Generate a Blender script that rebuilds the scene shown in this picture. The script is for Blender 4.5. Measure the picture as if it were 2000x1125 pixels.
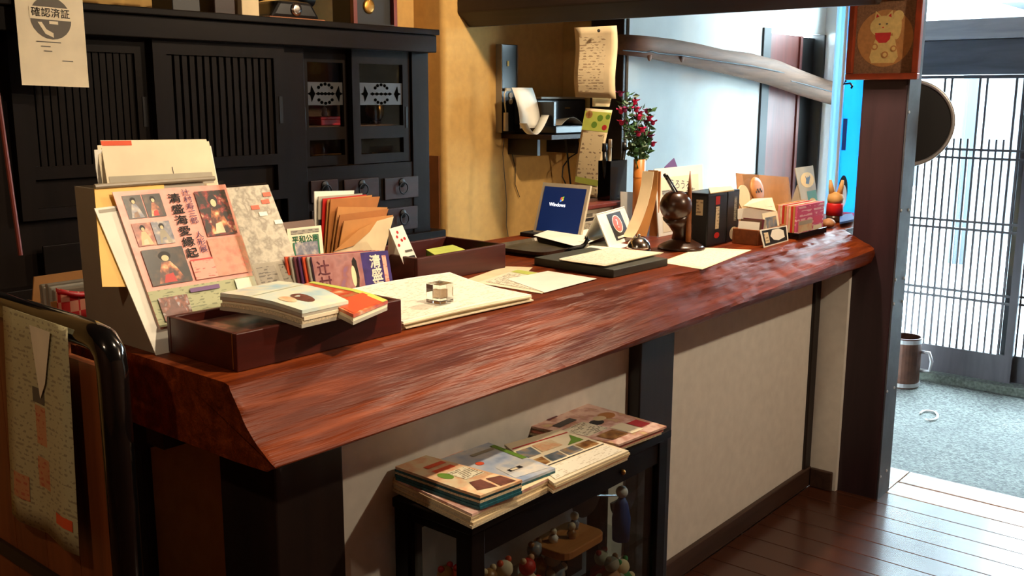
import bpy, bmesh, math, random
from mathutils import Vector as V, Matrix, noise
random.seed(11)
for o in list(bpy.data.objects): bpy.data.objects.remove(o)
SC = bpy.context.scene; COL = SC.collection
PI = math.pi; R = math.radians

# ------------------------------------------------------------------ camera
FPX = 1930.2
_y, _p, _r = R(39.7836), R(10.9418), R(0.1835)
FW = V((math.cos(_y)*math.cos(_p), math.sin(_y)*math.cos(_p), -math.sin(_p)))
_rt = V((math.sin(_y), -math.cos(_y), 0)); _up = _rt.cross(FW)
RT = math.cos(_r)*_rt + math.sin(_r)*_up; UP = -math.sin(_r)*_rt + math.cos(_r)*_up
EYE = V((0, 0, 1.5))
cam = bpy.data.cameras.new('camera'); camo = bpy.data.objects.new('camera', cam); COL.objects.link(camo)
cam.sensor_width = 36.0; cam.lens = FPX/2000*36.0; cam.clip_start = 0.02; cam.clip_end = 200
m = Matrix.Identity(4)
for i in range(3):
    m[i][0] = RT[i]; m[i][1] = UP[i]; m[i][2] = -FW[i]; m[i][3] = EYE[i]
camo.matrix_world = m
SC.camera = camo

# ------------------------------------------------------------------ world, daylight, lamps, exposure
SC.view_settings.view_transform = 'Standard'; SC.view_settings.look = 'None'
SC.view_settings.gamma = 1.0; SC.view_settings.use_curve_mapping = False
SC.view_settings.exposure = 0.0
wd = bpy.data.worlds.new('world'); SC.world = wd; wd.use_nodes = True
bg = wd.node_tree.nodes['Background']
bg.inputs[0].default_value = (0.72, 0.90, 1.0, 1); bg.inputs[1].default_value = 90.0
LAMP_COLOR = (1.0, 0.79, 0.55)
LAMPS = [  # x, y, power of each ceiling lamp
    (2.90, -0.30, 84.0),
    (2.92, 1.40, 112.0),
    (-0.40, 0.90, 24.0),  # added fill lamp that brightens the dark left side
]
CEIL = 2.45
def portal(name, loc, rot, sx, sy):
    l = bpy.data.lights.new(name, 'AREA'); l.shape = 'RECTANGLE'; l.size = sx; l.size_y = sy
    l.cycles.is_portal = True
    o = bpy.data.objects.new(name, l); COL.objects.link(o); o.location = loc; o.rotation_euler = rot
portal('entrance_daylight', (6.50, 1.44, 1.1), (0, R(90), 0), 2.7, 2.1)
SPOTS = [((1.55, 0.62), (1.22, 1.72, 1.12), 62, 112.0)]   # ceiling downlight: position, aim, beam angle, power

# ------------------------------------------------------------------ pixel helpers (2000x1125 frame)
def ray(px, py): return FW + RT*((px-1000)/FPX) + UP*((562.5-py)/FPX)
def PZ(px, py, z): d = ray(px, py); return EYE + d*((z-EYE.z)/d.z)
def PY(px, py, y): d = ray(px, py); return EYE + d*(y/d.y)
def PX(px, py, x): d = ray(px, py); return EYE + d*(x/d.x)

# ------------------------------------------------------------------ materials
def lin(c):
    def f(u):
        u = u/255.0
        return u/12.92 if u <= 0.04045 else ((u+0.055)/1.055)**2.4
    return (f(c[0]), f(c[1]), f(c[2]), 1.0)
MATS = {}
def base_mat(name, col, rough=0.6, metal=0.0, spec=0.5, trans=0.0, alpha=1.0, emit=None, es=1.0, coat=0.0, sub=0.0):
    m = bpy.data.materials.new(name); m.use_nodes = True
    b = m.node_tree.nodes['Principled BSDF']
    b.inputs['Base Color'].default_value = lin(col)
    b.inputs['Roughness'].default_value = rough
    b.inputs['Metallic'].default_value = metal
    b.inputs['Specular IOR Level'].default_value = spec
    b.inputs['Transmission Weight'].default_value = trans
    b.inputs['Coat Weight'].default_value = coat
    b.inputs['Alpha'].default_value = alpha
    if emit:
        b.inputs['Emission Color'].default_value = lin(emit); b.inputs['Emission Strength'].default_value = es
    MATS[name] = m
    return m, m.node_tree, b
def N(nt, t, **k):
    n = nt.nodes.new(t)
    for a, v in k.items(): setattr(n, a, v)
    return n
def coords(nt, scale=(1, 1, 1), space='Object'):
    tc = N(nt, 'ShaderNodeTexCoord'); mp = N(nt, 'ShaderNodeMapping')
    mp.inputs['Scale'].default_value = scale
    nt.links.new(tc.outputs[space], mp.inputs['Vector'])
    return mp.outputs['Vector']
def ramp(nt, fac, stops):
    r = N(nt, 'ShaderNodeValToRGB'); e = r.color_ramp.elements
    while len(e) < len(stops): e.new(0.5)
    for i, (p, c) in enumerate(stops): e[i].position = p; e[i].color = lin(c)
    nt.links.new(fac, r.inputs['Fac']); return r.outputs['Color']
def plain(name, col, rough=0.6, vary=0.06, scale=30, bump=0.0, **k):
    """flat colour with a faint mottling and optional fine relief"""
    m, nt, b = base_mat(name, col, rough, **k)
    if vary or bump:
        vec = coords(nt, (scale,)*3)
        no = N(nt, 'ShaderNodeTexNoise'); no.inputs['Scale'].default_value = 1.0; no.inputs['Detail'].default_value = 3
        nt.links.new(vec, no.inputs['Vector'])
        if vary:
            lo = tuple(max(0, c*(1-vary)) for c in col); hi = tuple(min(255, c*(1+vary)) for c in col)
            nt.links.new(ramp(nt, no.outputs['Fac'], [(0.3, lo), (0.7, hi)]), b.inputs['Base Color'])
        if bump:
            bp = N(nt, 'ShaderNodeBump'); bp.inputs['Strength'].default_value = bump; bp.inputs['Distance'].default_value = 0.01
            nt.links.new(no.outputs['Fac'], bp.inputs['Height']); nt.links.new(bp.outputs['Normal'], b.inputs['Normal'])
    return m
def wood(name, c1, c2, stretch=(1.5, 30, 30), rough=0.4, bump=0.15, c3=None, dist=0.004, **k):
    m, nt, b = base_mat(name, c1, rough, **k)
    vec = coords(nt, stretch)
    n1 = N(nt, 'ShaderNodeTexNoise'); n1.inputs['Scale'].default_value = 1.0; n1.inputs['Detail'].default_value = 6; n1.inputs['Roughness'].default_value = 0.6
    n1.inputs['Distortion'].default_value = 0.6
    nt.links.new(vec, n1.inputs['Vector'])
    st = [(0.32, c1), (0.68, c2)] if not c3 else [(0.28, c1), (0.5, c2), (0.75, c3)]
    nt.links.new(ramp(nt, n1.outputs['Fac'], st), b.inputs['Base Color'])
    bp = N(nt, 'ShaderNodeBump'); bp.inputs['Strength'].default_value = bump; bp.inputs['Distance'].default_value = dist
    nt.links.new(n1.outputs['Fac'], bp.inputs['Height']); nt.links.new(bp.outputs['Normal'], b.inputs['Normal'])
    return m
def photo(name, cols, scale=25, rough=0.35, detail=2, space='Object'):
    """a small printed picture: soft blobs of the picture's colours"""
    m, nt, b = base_mat(name, cols[0], rough)
    vec = coords(nt, (scale,)*3, space)
    no = N(nt, 'ShaderNodeTexNoise'); no.inputs['Scale'].default_value = 1.0; no.inputs['Detail'].default_value = detail
    nt.links.new(vec, no.inputs['Vector'])
    k = len(cols); st = [(0.28+0.44*i/(k-1), c) for i, c in enumerate(cols)]
    nt.links.new(ramp(nt, no.outputs['Fac'], st), b.inputs['Base Color'])
    return m
def fine_print(name, paper, ink, lines=200.0, amount=0.5, axis=2, rough=0.5, words=70.0):
    """rows of print too small to read: dashes along rows; axis = coordinate that runs across the rows"""
    m, nt, b = base_mat(name, paper, rough)
    tc = N(nt, 'ShaderNodeTexCoord'); sp = N(nt, 'ShaderNodeSeparateXYZ'); nt.links.new(tc.outputs['Object'], sp.inputs[0])
    mu = N(nt, 'ShaderNodeMath', operation='MULTIPLY'); mu.inputs[1].default_value = lines
    nt.links.new(sp.outputs[axis], mu.inputs[0])
    fr = N(nt, 'ShaderNodeMath', operation='FRACT'); nt.links.new(mu.outputs[0], fr.inputs[0])
    gt = N(nt, 'ShaderNodeMath', operation='GREATER_THAN'); gt.inputs[1].default_value = 0.5; nt.links.new(fr.outputs[0], gt.inputs[0])
    sc = [words]*3; sc[axis] = lines
    vec = coords(nt, tuple(sc)); no = N(nt, 'ShaderNodeTexNoise'); no.inputs['Scale'].default_value = 1.0; no.inputs['Detail'].default_value = 1
    nt.links.new(vec, no.inputs['Vector'])
    g2 = N(nt, 'ShaderNodeMath', operation='GREATER_THAN'); g2.inputs[1].default_value = 1-amount; nt.links.new(no.outputs['Fac'], g2.inputs[0])
    an = N(nt, 'ShaderNodeMath', operation='MULTIPLY'); nt.links.new(gt.outputs[0], an.inputs[0]); nt.links.new(g2.outputs[0], an.inputs[1])
    mx = N(nt, 'ShaderNodeMixRGB'); mx.inputs[1].default_value = lin(paper); mx.inputs[2].default_value = lin(ink)
    nt.links.new(an.outputs[0], mx.inputs[0]); nt.links.new(mx.outputs[0], b.inputs['Base Color'])
    return m

# setting
plain('plaster_cream', (202, 160, 92), 0.9, 0.03, 26, 0.10)
plain('plaster_white', (232, 230, 222), 0.92, 0.02, 26, 0.10)
plain('plaster_pale', (222, 228, 226), 0.92, 0.02, 6, 0.08)
plain('brown_board', (110, 62, 24), 0.7, 0.1, 12)
def counter_mat(name):
    m, nt, b = base_mat(name, (100, 44, 18), 0.40, spec=0.11)
    v1 = coords(nt, (2.0, 38, 38)); v2 = coords(nt, (9, 170, 170))
    n1 = N(nt, 'ShaderNodeTexNoise'); n1.inputs['Scale'].default_value = 1.0; n1.inputs['Detail'].default_value = 6; n1.inputs['Distortion'].default_value = 0.5
    n2 = N(nt, 'ShaderNodeTexNoise'); n2.inputs['Scale'].default_value = 1.0; n2.inputs['Detail'].default_value = 3
    nt.links.new(v1, n1.inputs['Vector']); nt.links.new(v2, n2.inputs['Vector'])
    nt.links.new(ramp(nt, n1.outputs['Fac'], [(0.28, (76, 27, 8)), (0.5, (102, 41, 13)), (0.75, (138, 63, 25))]), b.inputs['Base Color'])
    ad = N(nt, 'ShaderNodeMath', operation='ADD'); nt.links.new(n1.outputs['Fac'], ad.inputs[0]); nt.links.new(n2.outputs['Fac'], ad.inputs[1])
    bp = N(nt, 'ShaderNodeBump'); bp.inputs['Strength'].default_value = 0.35; bp.inputs['Distance'].default_value = 0.006
    nt.links.new(ad.outputs[0], bp.inputs['Height']); nt.links.new(bp.outputs['Normal'], b.inputs['Normal'])
counter_mat('counter_wood')
wood('dark_timber', (22, 13, 10), (40, 25, 19), (14, 14, 1.2), 0.5, 0.2)
wood('dark_timber_y', (24, 14, 10), (44, 27, 18), (14, 1.2, 14), 0.55, 0.2)
wood('pillar_wood', (38, 22, 28), (56, 34, 40), (16, 16, 1.2), 0.45, 0.15)
wood('baseboard_wood', (52, 34, 26), (78, 54, 42), (1.5, 30, 30), 0.5, 0.15)
wood('floor_wood', (52, 26, 16), (84, 45, 27), (30, 1.6, 30), 0.22, 0.05, dist=0.002)
wood('step_wood', (128, 92, 66), (168, 128, 96), (30, 1.6, 30), 0.25, 0.05, dist=0.002)
wood('log_wood', (100, 68, 48), (138, 98, 72), (2.0, 22, 22), 0.75, 0.3, dist=0.006)
wood('ceiling_wood', (60, 40, 26), (84, 58, 38), (2, 20, 20), 0.7, 0.1)
wood('door_red_wood', (92, 34, 26), (120, 50, 38), (18, 18, 1.2), 0.45, 0.1)
plain('soot_black', (14, 13, 14), 0.55, 0.2, 20)
wood('lattice_wood', (44, 40, 44), (66, 60, 64), (14, 14, 1.5), 0.5, 0.1)
wood('lintel_wood', (50, 52, 60), (70, 72, 80), (14, 1.5, 14), 0.55, 0.1)
wood('lintel_pale', (120, 122, 130), (146, 148, 154), (14, 1.5, 14), 0.55, 0.1)
plain('sill_stone', (74, 80, 72), 0.9, 0.25, 60, 0.5)
def pebble(name):
    m, nt, b = base_mat(name, (110, 112, 108), 0.75)
    vo = N(nt, 'ShaderNodeTexVoronoi'); vo.inputs['Scale'].default_value = 95
    tc = N(nt, 'ShaderNodeTexCoord'); nt.links.new(tc.outputs['Object'], vo.inputs['Vector'])
    no = N(nt, 'ShaderNodeTexNoise'); no.inputs['Scale'].default_value = 3.0; no.inputs['Detail'].default_value = 4; nt.links.new(tc.outputs['Object'], no.inputs['Vector'])
    c1 = ramp(nt, vo.outputs['Color'], [(0.2, (62, 64, 62)), (0.8, (122, 124, 120))])
    c2 = ramp(nt, no.outputs['Fac'], [(0.35, (120, 122, 120)), (0.65, (176, 180, 178))])
    mx = N(nt, 'ShaderNodeMixRGB', blend_type='OVERLAY'); mx.inputs[0].default_value = 0.7
    nt.links.new(c1, mx.inputs[1]); nt.links.new(c2, mx.inputs[2]); nt.links.new(mx.outputs[0], b.inputs['Base Color'])
    bp = N(nt, 'ShaderNodeBump'); bp.inputs['Strength'].default_value = 0.6; bp.inputs['Distance'].default_value = 0.004
    nt.links.new(vo.outputs['Distance'], bp.inputs['Height']); nt.links.new(bp.outputs['Normal'], b.inputs['Normal'])
pebble('washed_pebble')
def glass(name, tint=(255, 255, 255), refl=0.10, rough=0.0):
    m = bpy.data.materials.new(name); m.use_nodes = True; nt = m.node_tree; nt.nodes.clear()
    out = N(nt, 'ShaderNodeOutputMaterial'); tr = N(nt, 'ShaderNodeBsdfTransparent'); gl = N(nt, 'ShaderNodeBsdfGlossy'); mx = N(nt, 'ShaderNodeMixShader')
    tr.inputs[0].default_value = lin(tint); gl.inputs['Roughness'].default_value = rough
    lw = N(nt, 'ShaderNodeLayerWeight'); lw.inputs['Blend'].default_value = 0.07
    mu = N(nt, 'ShaderNodeMath', operation='ADD'); mu.inputs[1].default_value = refl*0.3; mu.use_clamp = True
    nt.links.new(lw.outputs['Fresnel'], mu.inputs[0]); nt.links.new(mu.outputs[0], mx.inputs[0])
    nt.links.new(tr.outputs[0], mx.inputs[1]); nt.links.new(gl.outputs[0], mx.inputs[2]); nt.links.new(mx.outputs[0], out.inputs[0])
    MATS[name] = m
glass('pane_glass', (236, 240, 240), 0.1)
glass('clear_film', (244, 242, 236), 0.25, 0.08)
glass('frost_film', (214, 200, 186), 0.3, 0.2)
base_mat('solid_glass', (250, 252, 250), 0.02, trans=1.0)
# furniture and objects
wood('cabinet_wood', (13, 8, 6), (22, 15, 11), (14, 14, 1.3), 0.45, 0.12, spec=0.07)
wood('cabinet_wood_x', (13, 8, 6), (22, 15, 11), (1.3, 14, 14), 0.45, 0.12, spec=0.07)
plain('carved_slate', (27, 26, 28), 0.5, 0.1, 30)
plain('carved_hole', (3, 3, 3), 1.0, 0.0, spec=0.0)
wood('cabinet_red', (26, 11, 7), (44, 18, 10), (1.3, 18, 18), 0.45, 0.1, spec=0.25)
plain('cabinet_inside', (88, 52, 24), 0.7, 0.1, 10)
plain('iron', (22, 22, 24), 0.45, 0.1, 40, metal=0.7)
plain('black_lacquer', (10, 9, 9), 0.12, 0.0, coat=0.6)
wood('screen_board', (104, 50, 18), (136, 70, 28), (18, 18, 1.2), 0.5, 0.1)
wood('tray_red', (52, 14, 8), (74, 22, 12), (2.0, 26, 26), 0.35, 0.06)
wood('tray_plum', (56, 20, 15), (78, 30, 22), (2.0, 26, 26), 0.4, 0.06)
wood('pale_wood', (176, 112, 56), (206, 142, 80), (3, 30, 30), 0.5, 0.08)
wood('mid_wood', (120, 64, 26), (150, 88, 40), (3, 30, 30), 0.5, 0.08)
wood('dark_turned', (38, 20, 11), (70, 38, 20), (6, 6, 18), 0.28, 0.05)
wood('bamboo', (178, 104, 38), (206, 132, 58), (30, 30, 2), 0.4, 0.05)
plain('paper_white', (240, 236, 222), 0.75, 0.02, 14)
plain('paper_warm', (236, 222, 190), 0.75, 0.03, 14)
plain('paper_cream', (228, 206, 164), 0.75, 0.04, 14)
plain('paper_grey', (176, 168, 150), 0.8, 0.05, 14)
plain('page_edges', (206, 190, 158), 0.85, 0.14, 300)
plain('kraft', (194, 134, 70), 0.75, 0.05, 18)
plain('kraft_deep', (172, 108, 48), 0.75, 0.06, 18)
plain('holder_grey', (142, 130, 110), 0.45, 0.03, 10)
plain('holder_brown', (104, 74, 56), 0.4, 0.05, 10)
plain('plastic_black', (14, 14, 16), 0.3, 0.0)
plain('plastic_dark', (36, 36, 38), 0.4, 0.05, 20)
plain('plastic_cream', (208, 196, 170), 0.45, 0.02, 20)
plain('plastic_white', (232, 230, 224), 0.4, 0.0)
plain('ink_black', (24, 20, 20), 0.6, 0.0)
plain('ink_grey', (92, 84, 72), 0.6, 0.0)
plain('ink_red', (196, 40, 32), 0.5, 0.0)
plain('ink_purple', (104, 60, 120), 0.5, 0.0)
plain('ink_maroon', (112, 50, 60), 0.5, 0.0)
plain('ink_white', (240, 234, 214), 0.6, 0.0)
plain('ink_cream', (226, 210, 150), 0.6, 0.0)
plain('ink_green', (26, 110, 66), 0.6, 0.0)
plain('red_folder', (196, 30, 22), 0.45, 0.04, 14)
plain('orange_red', (222, 84, 44), 0.5, 0.04, 14)
plain('yellow_folder', (226, 178, 70), 0.5, 0.04, 14)
plain('lime_card', (194, 204, 92), 0.6, 0.05, 14)
plain('green_card', (104, 142, 48), 0.6, 0.06, 14)
plain('green_cloth', (48, 132, 66), 0.8, 0.1, 30)
plain('teal_edge', (24, 84, 96), 0.6, 0.2, 120)
plain('sky_blue', (70, 170, 226), 0.7, 0.05, 10)
plain('deep_blue', (24, 66, 140), 0.6, 0.05, 10)
plain('slate_green', (58, 58, 46), 0.55, 0.1, 30)
plain('bronze_tray', (78, 70, 52), 0.35, 0.15, 20, metal=0.2)
base_mat('chrome', (235, 232, 225), 0.16, metal=1.0)
plain('brass', (170, 124, 56), 0.35, 0.05, 20, metal=0.8)
plain('copper_mug', (84, 54, 42), 0.4, 0.15, 20, metal=0.3)
plain('steel_rim', (190, 190, 192), 0.35, 0.05, 20, metal=0.6)
plain('gong_black', (9, 9, 12), 0.6, 0.15, 20)
plain('pen_grey', (96, 94, 96), 0.35, 0.0)
base_mat('screen_blue', (22, 40, 92), 0.3, emit=(30, 52, 104), es=0.35)
base_mat('screen_white', (255, 255, 255), 0.4, emit=(250, 250, 255), es=1.0)
for nm, c in (('flag_red', (236, 92, 60)), ('flag_green', (130, 190, 70)), ('flag_blue', (90, 140, 230)), ('flag_yellow', (250, 200, 60))):
    base_mat(nm, c, 0.4, emit=c, es=0.9)
base_mat('bulb_glow', (255, 220, 170), 0.4, emit=(255, 214, 150), es=25.0)
plain('leaf_green', (40, 74, 36), 0.5, 0.25, 60)
plain('petal_magenta', (196, 28, 84), 0.6, 0.15, 60)
plain('petal_deep', (132, 24, 84), 0.6, 0.15, 60)
plain('rope_white', (228, 230, 232), 0.8, 0.0)
plain('bunny_wood', (214, 160, 96), 0.55, 0.06, 30)
plain('bunny_red', (206, 24, 28), 0.5, 0.05, 30)
plain('pebble_brown', (158, 110, 70), 0.6, 0.12, 50)
plain('picture_frame_wood', (128, 50, 24), 0.35, 0.12, 20)
plain('hessian', (126, 92, 66), 0.9, 0.12, 160, 0.2)
plain('medallion_brown', (176, 124, 72), 0.85, 0.06, 60)
plain('cat_cream', (208, 182, 116), 0.85, 0.05, 60)
plain('cat_red', (190, 44, 46), 0.8, 0.05, 60)
plain('white_wall_out', (232, 236, 240), 0.9, 0.03, 2)
plain('grey_wall_out', (34, 38, 44), 0.9, 0.06, 2)
plain('roof_out', (30, 34, 40), 0.7, 0.1, 3)
plain('window_out', (26, 30, 36), 0.3, 0.1, 2)
plain('road_out', (176, 182, 186), 0.9, 0.04, 2)
plain('tree_out', (86, 116, 96), 0.9, 0.3, 4)
plain('banner_face', (240, 236, 236), 0.8, 0.0)
plain('banner_pink', (222, 92, 128), 0.8, 0.0)
def cloth(name, col, tl=0.5):
    m = bpy.data.materials.new(name); m.use_nodes = True; nt = m.node_tree; nt.nodes.clear()
    out = N(nt, 'ShaderNodeOutputMaterial'); d = N(nt, 'ShaderNodeBsdfDiffuse'); t = N(nt, 'ShaderNodeBsdfTranslucent'); mx = N(nt, 'ShaderNodeMixShader')
    d.inputs[0].default_value = lin(col); t.inputs[0].default_value = lin(col); mx.inputs[0].default_value = tl
    nt.links.new(d.outputs[0], mx.inputs[1]); nt.links.new(t.outputs[0], mx.inputs[2]); nt.links.new(mx.outputs[0], out.inputs[0])
    MATS[name] = m
cloth('banner_blue', (84, 190, 242), 0.65); cloth('banner_pale', (196, 226, 244)); 
# print
fine_print('print_paper', (240, 234, 214), (110, 100, 90), 180, 0.42)
fine_print('print_paper_h', (240, 234, 214), (204, 192, 166), 160, 0.42, axis=1)
fine_print('print_notice', (238, 230, 204), (128, 114, 86), 150, 0.5, axis=1)
fine_print('print_list', (226, 206, 166), (168, 142, 110), 95, 0.46, words=50)
fine_print('print_map_left', (186, 178, 136), (150, 138, 108), 110, 0.45, words=90)
fine_print('map_salmon', (196, 138, 96), (186, 96, 70), 90, 0.45, words=90)
fine_print('print_pink', (232, 160, 140), (190, 100, 90), 200, 0.4)
fine_print('print_green', (170, 172, 128), (124, 130, 92), 180, 0.45)
fine_print('print_cal', (236, 214, 168), (164, 136, 106), 60, 0.42, words=60)
fine_print('print_pinkbox', (214, 84, 130), (240, 190, 200), 70, 0.5, words=25)
fine_print('print_grey', (150, 142, 124), (96, 88, 76), 160, 0.5)
photo('photo_map', [(176, 168, 148), (200, 192, 172), (150, 142, 126), (216, 208, 188)], 40, detail=5)
photo('photo_doll_a', [(20, 14, 12), (44, 22, 16), (150, 40, 34), (214, 190, 150)], 75)
photo('photo_doll_b', [(34, 20, 14), (90, 38, 22), (190, 108, 60), (232, 206, 150)], 60)
photo('photo_doll_c', [(120, 60, 44), (176, 96, 70), (214, 180, 140)], 60)
photo('photo_doll_d', [(70, 76, 96), (130, 130, 140), (206, 190, 170)], 60)
photo('photo_dark', [(18, 14, 12), (30, 22, 16), (80, 54, 30)], 50)
photo('photo_castle', [(176, 178, 186), (150, 86, 62), (90, 44, 34), (206, 196, 180)], 70)
photo('pink_paper', [(230, 146, 132), (240, 164, 148), (234, 154, 138)], 30)
photo('pink_mottle', [(206, 150, 118), (226, 150, 124), (196, 138, 112), (232, 120, 100)], 70, detail=4)
photo('purple_print', [(84, 52, 98), (104, 62, 104), (66, 44, 96)], 20)
photo('mauve_print', [(146, 104, 104), (170, 122, 118), (150, 96, 92), (120, 96, 140)], 26)
photo('navy_print', [(48, 36, 92), (62, 46, 112), (40, 30, 70)], 18)
photo('magazine_dark', [(40, 34, 30), (90, 60, 48), (150, 92, 70), (60, 50, 40)], 22)
photo('magazine_blue', [(196, 222, 222), (232, 232, 206), (150, 196, 214)], 14)
photo('magazine_hot', [(232, 222, 186), (214, 120, 66), (190, 60, 44), (160, 150, 90)], 22)
photo('leaf_orange', [(226, 214, 182), (230, 206, 166), (222, 168, 126), (222, 210, 176)], 24, detail=3)
photo('mountain', [(112, 138, 176), (170, 184, 206), (206, 206, 206), (140, 164, 196)], 13, detail=3)
photo('snow', [(186, 196, 206), (224, 218, 206), (150, 172, 198)], 18, detail=3)
photo('food_a', [(230, 182, 168), (242, 210, 194), (204, 146, 130), (220, 196, 140)], 26, detail=3)
photo('food_b', [(90, 56, 36), (160, 110, 60), (206, 170, 110)], 40, detail=3)
photo('food_c', [(60, 80, 90), (120, 130, 140), (180, 150, 110)], 40, detail=3)
photo('wood_block', [(92, 54, 44), (126, 78, 66)], 60)
def check_cloth(name):
    m, nt, b = base_mat(name, (200, 40, 30), 0.8)
    ck = N(nt, 'ShaderNodeTexChecker'); ck.inputs['Scale'].default_value = 1.0
    vec = coords(nt, (42, 42, 42)); nt.links.new(vec, ck.inputs['Vector'])
    ck.inputs['Color1'].default_value = lin((206, 34, 28)); ck.inputs['Color2'].default_value = lin((230, 150, 120))
    nt.links.new(ck.outputs['Color'], b.inputs['Base Color'])
check_cloth('gingham')

# ------------------------------------------------------------------ object helpers
W = {}   # world position of each object's origin (parents carry no rotation)
def tag(o, label=None, cat=None, group=None, kind=None):
    if label: o['label'] = label
    if cat: o['category'] = cat
    if group: o['group'] = group
    if kind: o['kind'] = kind
    return o
def thing(name, label, cat, loc, group=None, kind=None):
    o = bpy.data.objects.new(name, None); COL.objects.link(o); o.empty_display_size = 0.05
    o.location = loc; W[o] = V(loc)
    return tag(o, label, cat, group, kind)
class MB:
    def __init__(s): s.v = []; s.f = []
    def add(s, vs, fs):
        n = len(s.v); s.v += [V(p) for p in vs]; s.f += [tuple(i+n for i in f) for f in fs]; return s
    def par(s, o, a, b, c):
        o, a, b, c = V(o), V(a), V(b), V(c)
        vs = [o, o+a, o+a+b, o+b, o+c, o+a+c, o+a+b+c, o+b+c]
        return s.add(vs, [(0, 3, 2, 1), (4, 5, 6, 7), (0, 1, 5, 4), (1, 2, 6, 5), (2, 3, 7, 6), (3, 0, 4, 7)])
    def box(s, x0, x1, y0, y1, z0, z1): return s.par((x0, y0, z0), (x1-x0, 0, 0), (0, y1-y0, 0), (0, 0, z1-z0))
    def tube(s, pts, r, seg=8, close=False):
        pts = [V(p) for p in pts]; n = len(pts); rr = r if isinstance(r, (list, tuple)) else [r]*n
        rings = []; prev = None
        for i, p in enumerate(pts):
            if close: t = (pts[(i+1) % n]-pts[i-1]).normalized()
            else: t = (pts[min(i+1, n-1)]-pts[max(i-1, 0)]).normalized()
            if prev is None:
                a = t.orthogonal().normalized()
            else:
                a = (prev - t*prev.dot(t))
                a = a.normalized() if a.length > 1e-6 else t.orthogonal().normalized()
            prev = a; b = t.cross(a)
            rings.append([p+(a*math.cos(k*2*PI/seg)+b*math.sin(k*2*PI/seg))*rr[i] for k in range(seg)])
        vs = [q for r_ in rings for q in r_]; fs = []
        for i in range(n if close else n-1):
            j = (i+1) % n
            for k in range(seg): fs.append((i*seg+k, i*seg+(k+1) % seg, j*seg+(k+1) % seg, j*seg+k))
        if not close: fs += [tuple(range(seg))[::-1], tuple((n-1)*seg+k for k in range(seg))]
        return s.add(vs, fs)
    def lathe(s, c, prof, seg=24, ax=(0, 0, 1), caps=True):
        c = V(c); ax = V(ax).normalized(); a = ax.orthogonal().normalized(); b = ax.cross(a); vs = []; fs = []
        for (r, h) in prof:
            for k in range(seg): vs.append(c+ax*h+(a*math.cos(2*PI*k/seg)+b*math.sin(2*PI*k/seg))*r)
        n = len(prof)
        for i in range(n-1):
            for k in range(seg): fs.append((i*seg+k, i*seg+(k+1) % seg, (i+1)*seg+(k+1) % seg, (i+1)*seg+k))
        if caps: fs += [tuple(range(seg))[::-1], tuple((n-1)*seg+k for k in range(seg))]
        return s.add(vs, fs)
    def prism(s, poly, ext):
        poly = [V(p) for p in poly]; e = V(ext); n = len(poly)
        vs = poly+[p+e for p in poly]
        fs = [tuple(range(n))[::-1], tuple(range(n, 2*n))]+[(i, (i+1) % n, n+(i+1) % n, n+i) for i in range(n)]
        return s.add(vs, fs)
    def ball(s, c, rx, ry=None, rz=None, seg=12, rings=8):
        c = V(c); ry = ry or rx; rz = rz or rx; vs = [c+V((0, 0, -rz))]; fs = []
        for i in range(1, rings):
            th = -PI/2+PI*i/rings
            for k in range(seg): vs.append(c+V((rx*math.cos(th)*math.cos(2*PI*k/seg), ry*math.cos(th)*math.sin(2*PI*k/seg), rz*math.sin(th))))
        vs.append(c+V((0, 0, rz))); L = len(vs)-1
        for k in range(seg): fs.append((0, 1+(k+1) % seg, 1+k)); fs.append((L, L-seg+k, L-seg+(k+1) % seg))
        for i in range(rings-2):
            for k in range(seg): fs.append((1+i*seg+k, 1+i*seg+(k+1) % seg, 1+(i+1)*seg+(k+1) % seg, 1+(i+1)*seg+k))
        return s.add(vs, fs)
    def quad(s, a, b, c, d): return s.add([a, b, c, d], [(0, 1, 2, 3)])
    def sheet(s, fn, nu, nv, nrm, th):
        nrm = V(nrm); vs = []; fs = []
        for side in (0, 1):
            for i in range(nu+1):
                for j in range(nv+1): vs.append(fn(i/nu, j/nv)-nrm*(th*side))
        q = (nu+1)*(nv+1); idx = lambda i, j, k=0: k*q+i*(nv+1)+j
        for i in range(nu):
            for j in range(nv):
                fs.append((idx(i, j), idx(i+1, j), idx(i+1, j+1), idx(i, j+1)))
                fs.append((idx(i, j, 1), idx(i, j+1, 1), idx(i+1, j+1, 1), idx(i+1, j, 1)))
        for i in range(nu):
            fs.append((idx(i, 0), idx(i, 0, 1), idx(i+1, 0, 1), idx(i+1, 0))); fs.append((idx(i, nv), idx(i+1, nv), idx(i+1, nv, 1), idx(i, nv, 1)))
        for j in range(nv):
            fs.append((idx(0, j), idx(0, j+1), idx(0, j+1, 1), idx(0, j, 1))); fs.append((idx(nu, j), idx(nu, j, 1), idx(nu, j+1, 1), idx(nu, j+1)))
        return s.add(vs, fs)
    def build(s, name, mat, parent=None, smooth=False, bevel=0.0, fix=True):
        me = bpy.data.meshes.new(name)
        if parent is not None: org = W[parent]
        else:
            xs = [v.x for v in s.v]; ys = [v.y for v in s.v]
            org = V(((min(xs)+max(xs))/2, (min(ys)+max(ys))/2, min(v.z for v in s.v)))
        me.from_pydata([tuple(v-org) for v in s.v], [], s.f); me.update()
        if fix and len(s.f) > 1:
            bm = bmesh.new(); bm.from_mesh(me); bmesh.ops.recalc_face_normals(bm, faces=bm.faces); bm.to_mesh(me); bm.free()
        if smooth:
            for p in me.polygons: p.use_smooth = True
        me.materials.append(MATS[mat])
        o = bpy.data.objects.new(name, me); COL.objects.link(o)
        if parent is not None: o.parent = parent
        else: o.location = org
        W[o] = V(org)
        if smooth == 'auto' or (bevel and smooth is False): pass
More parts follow.
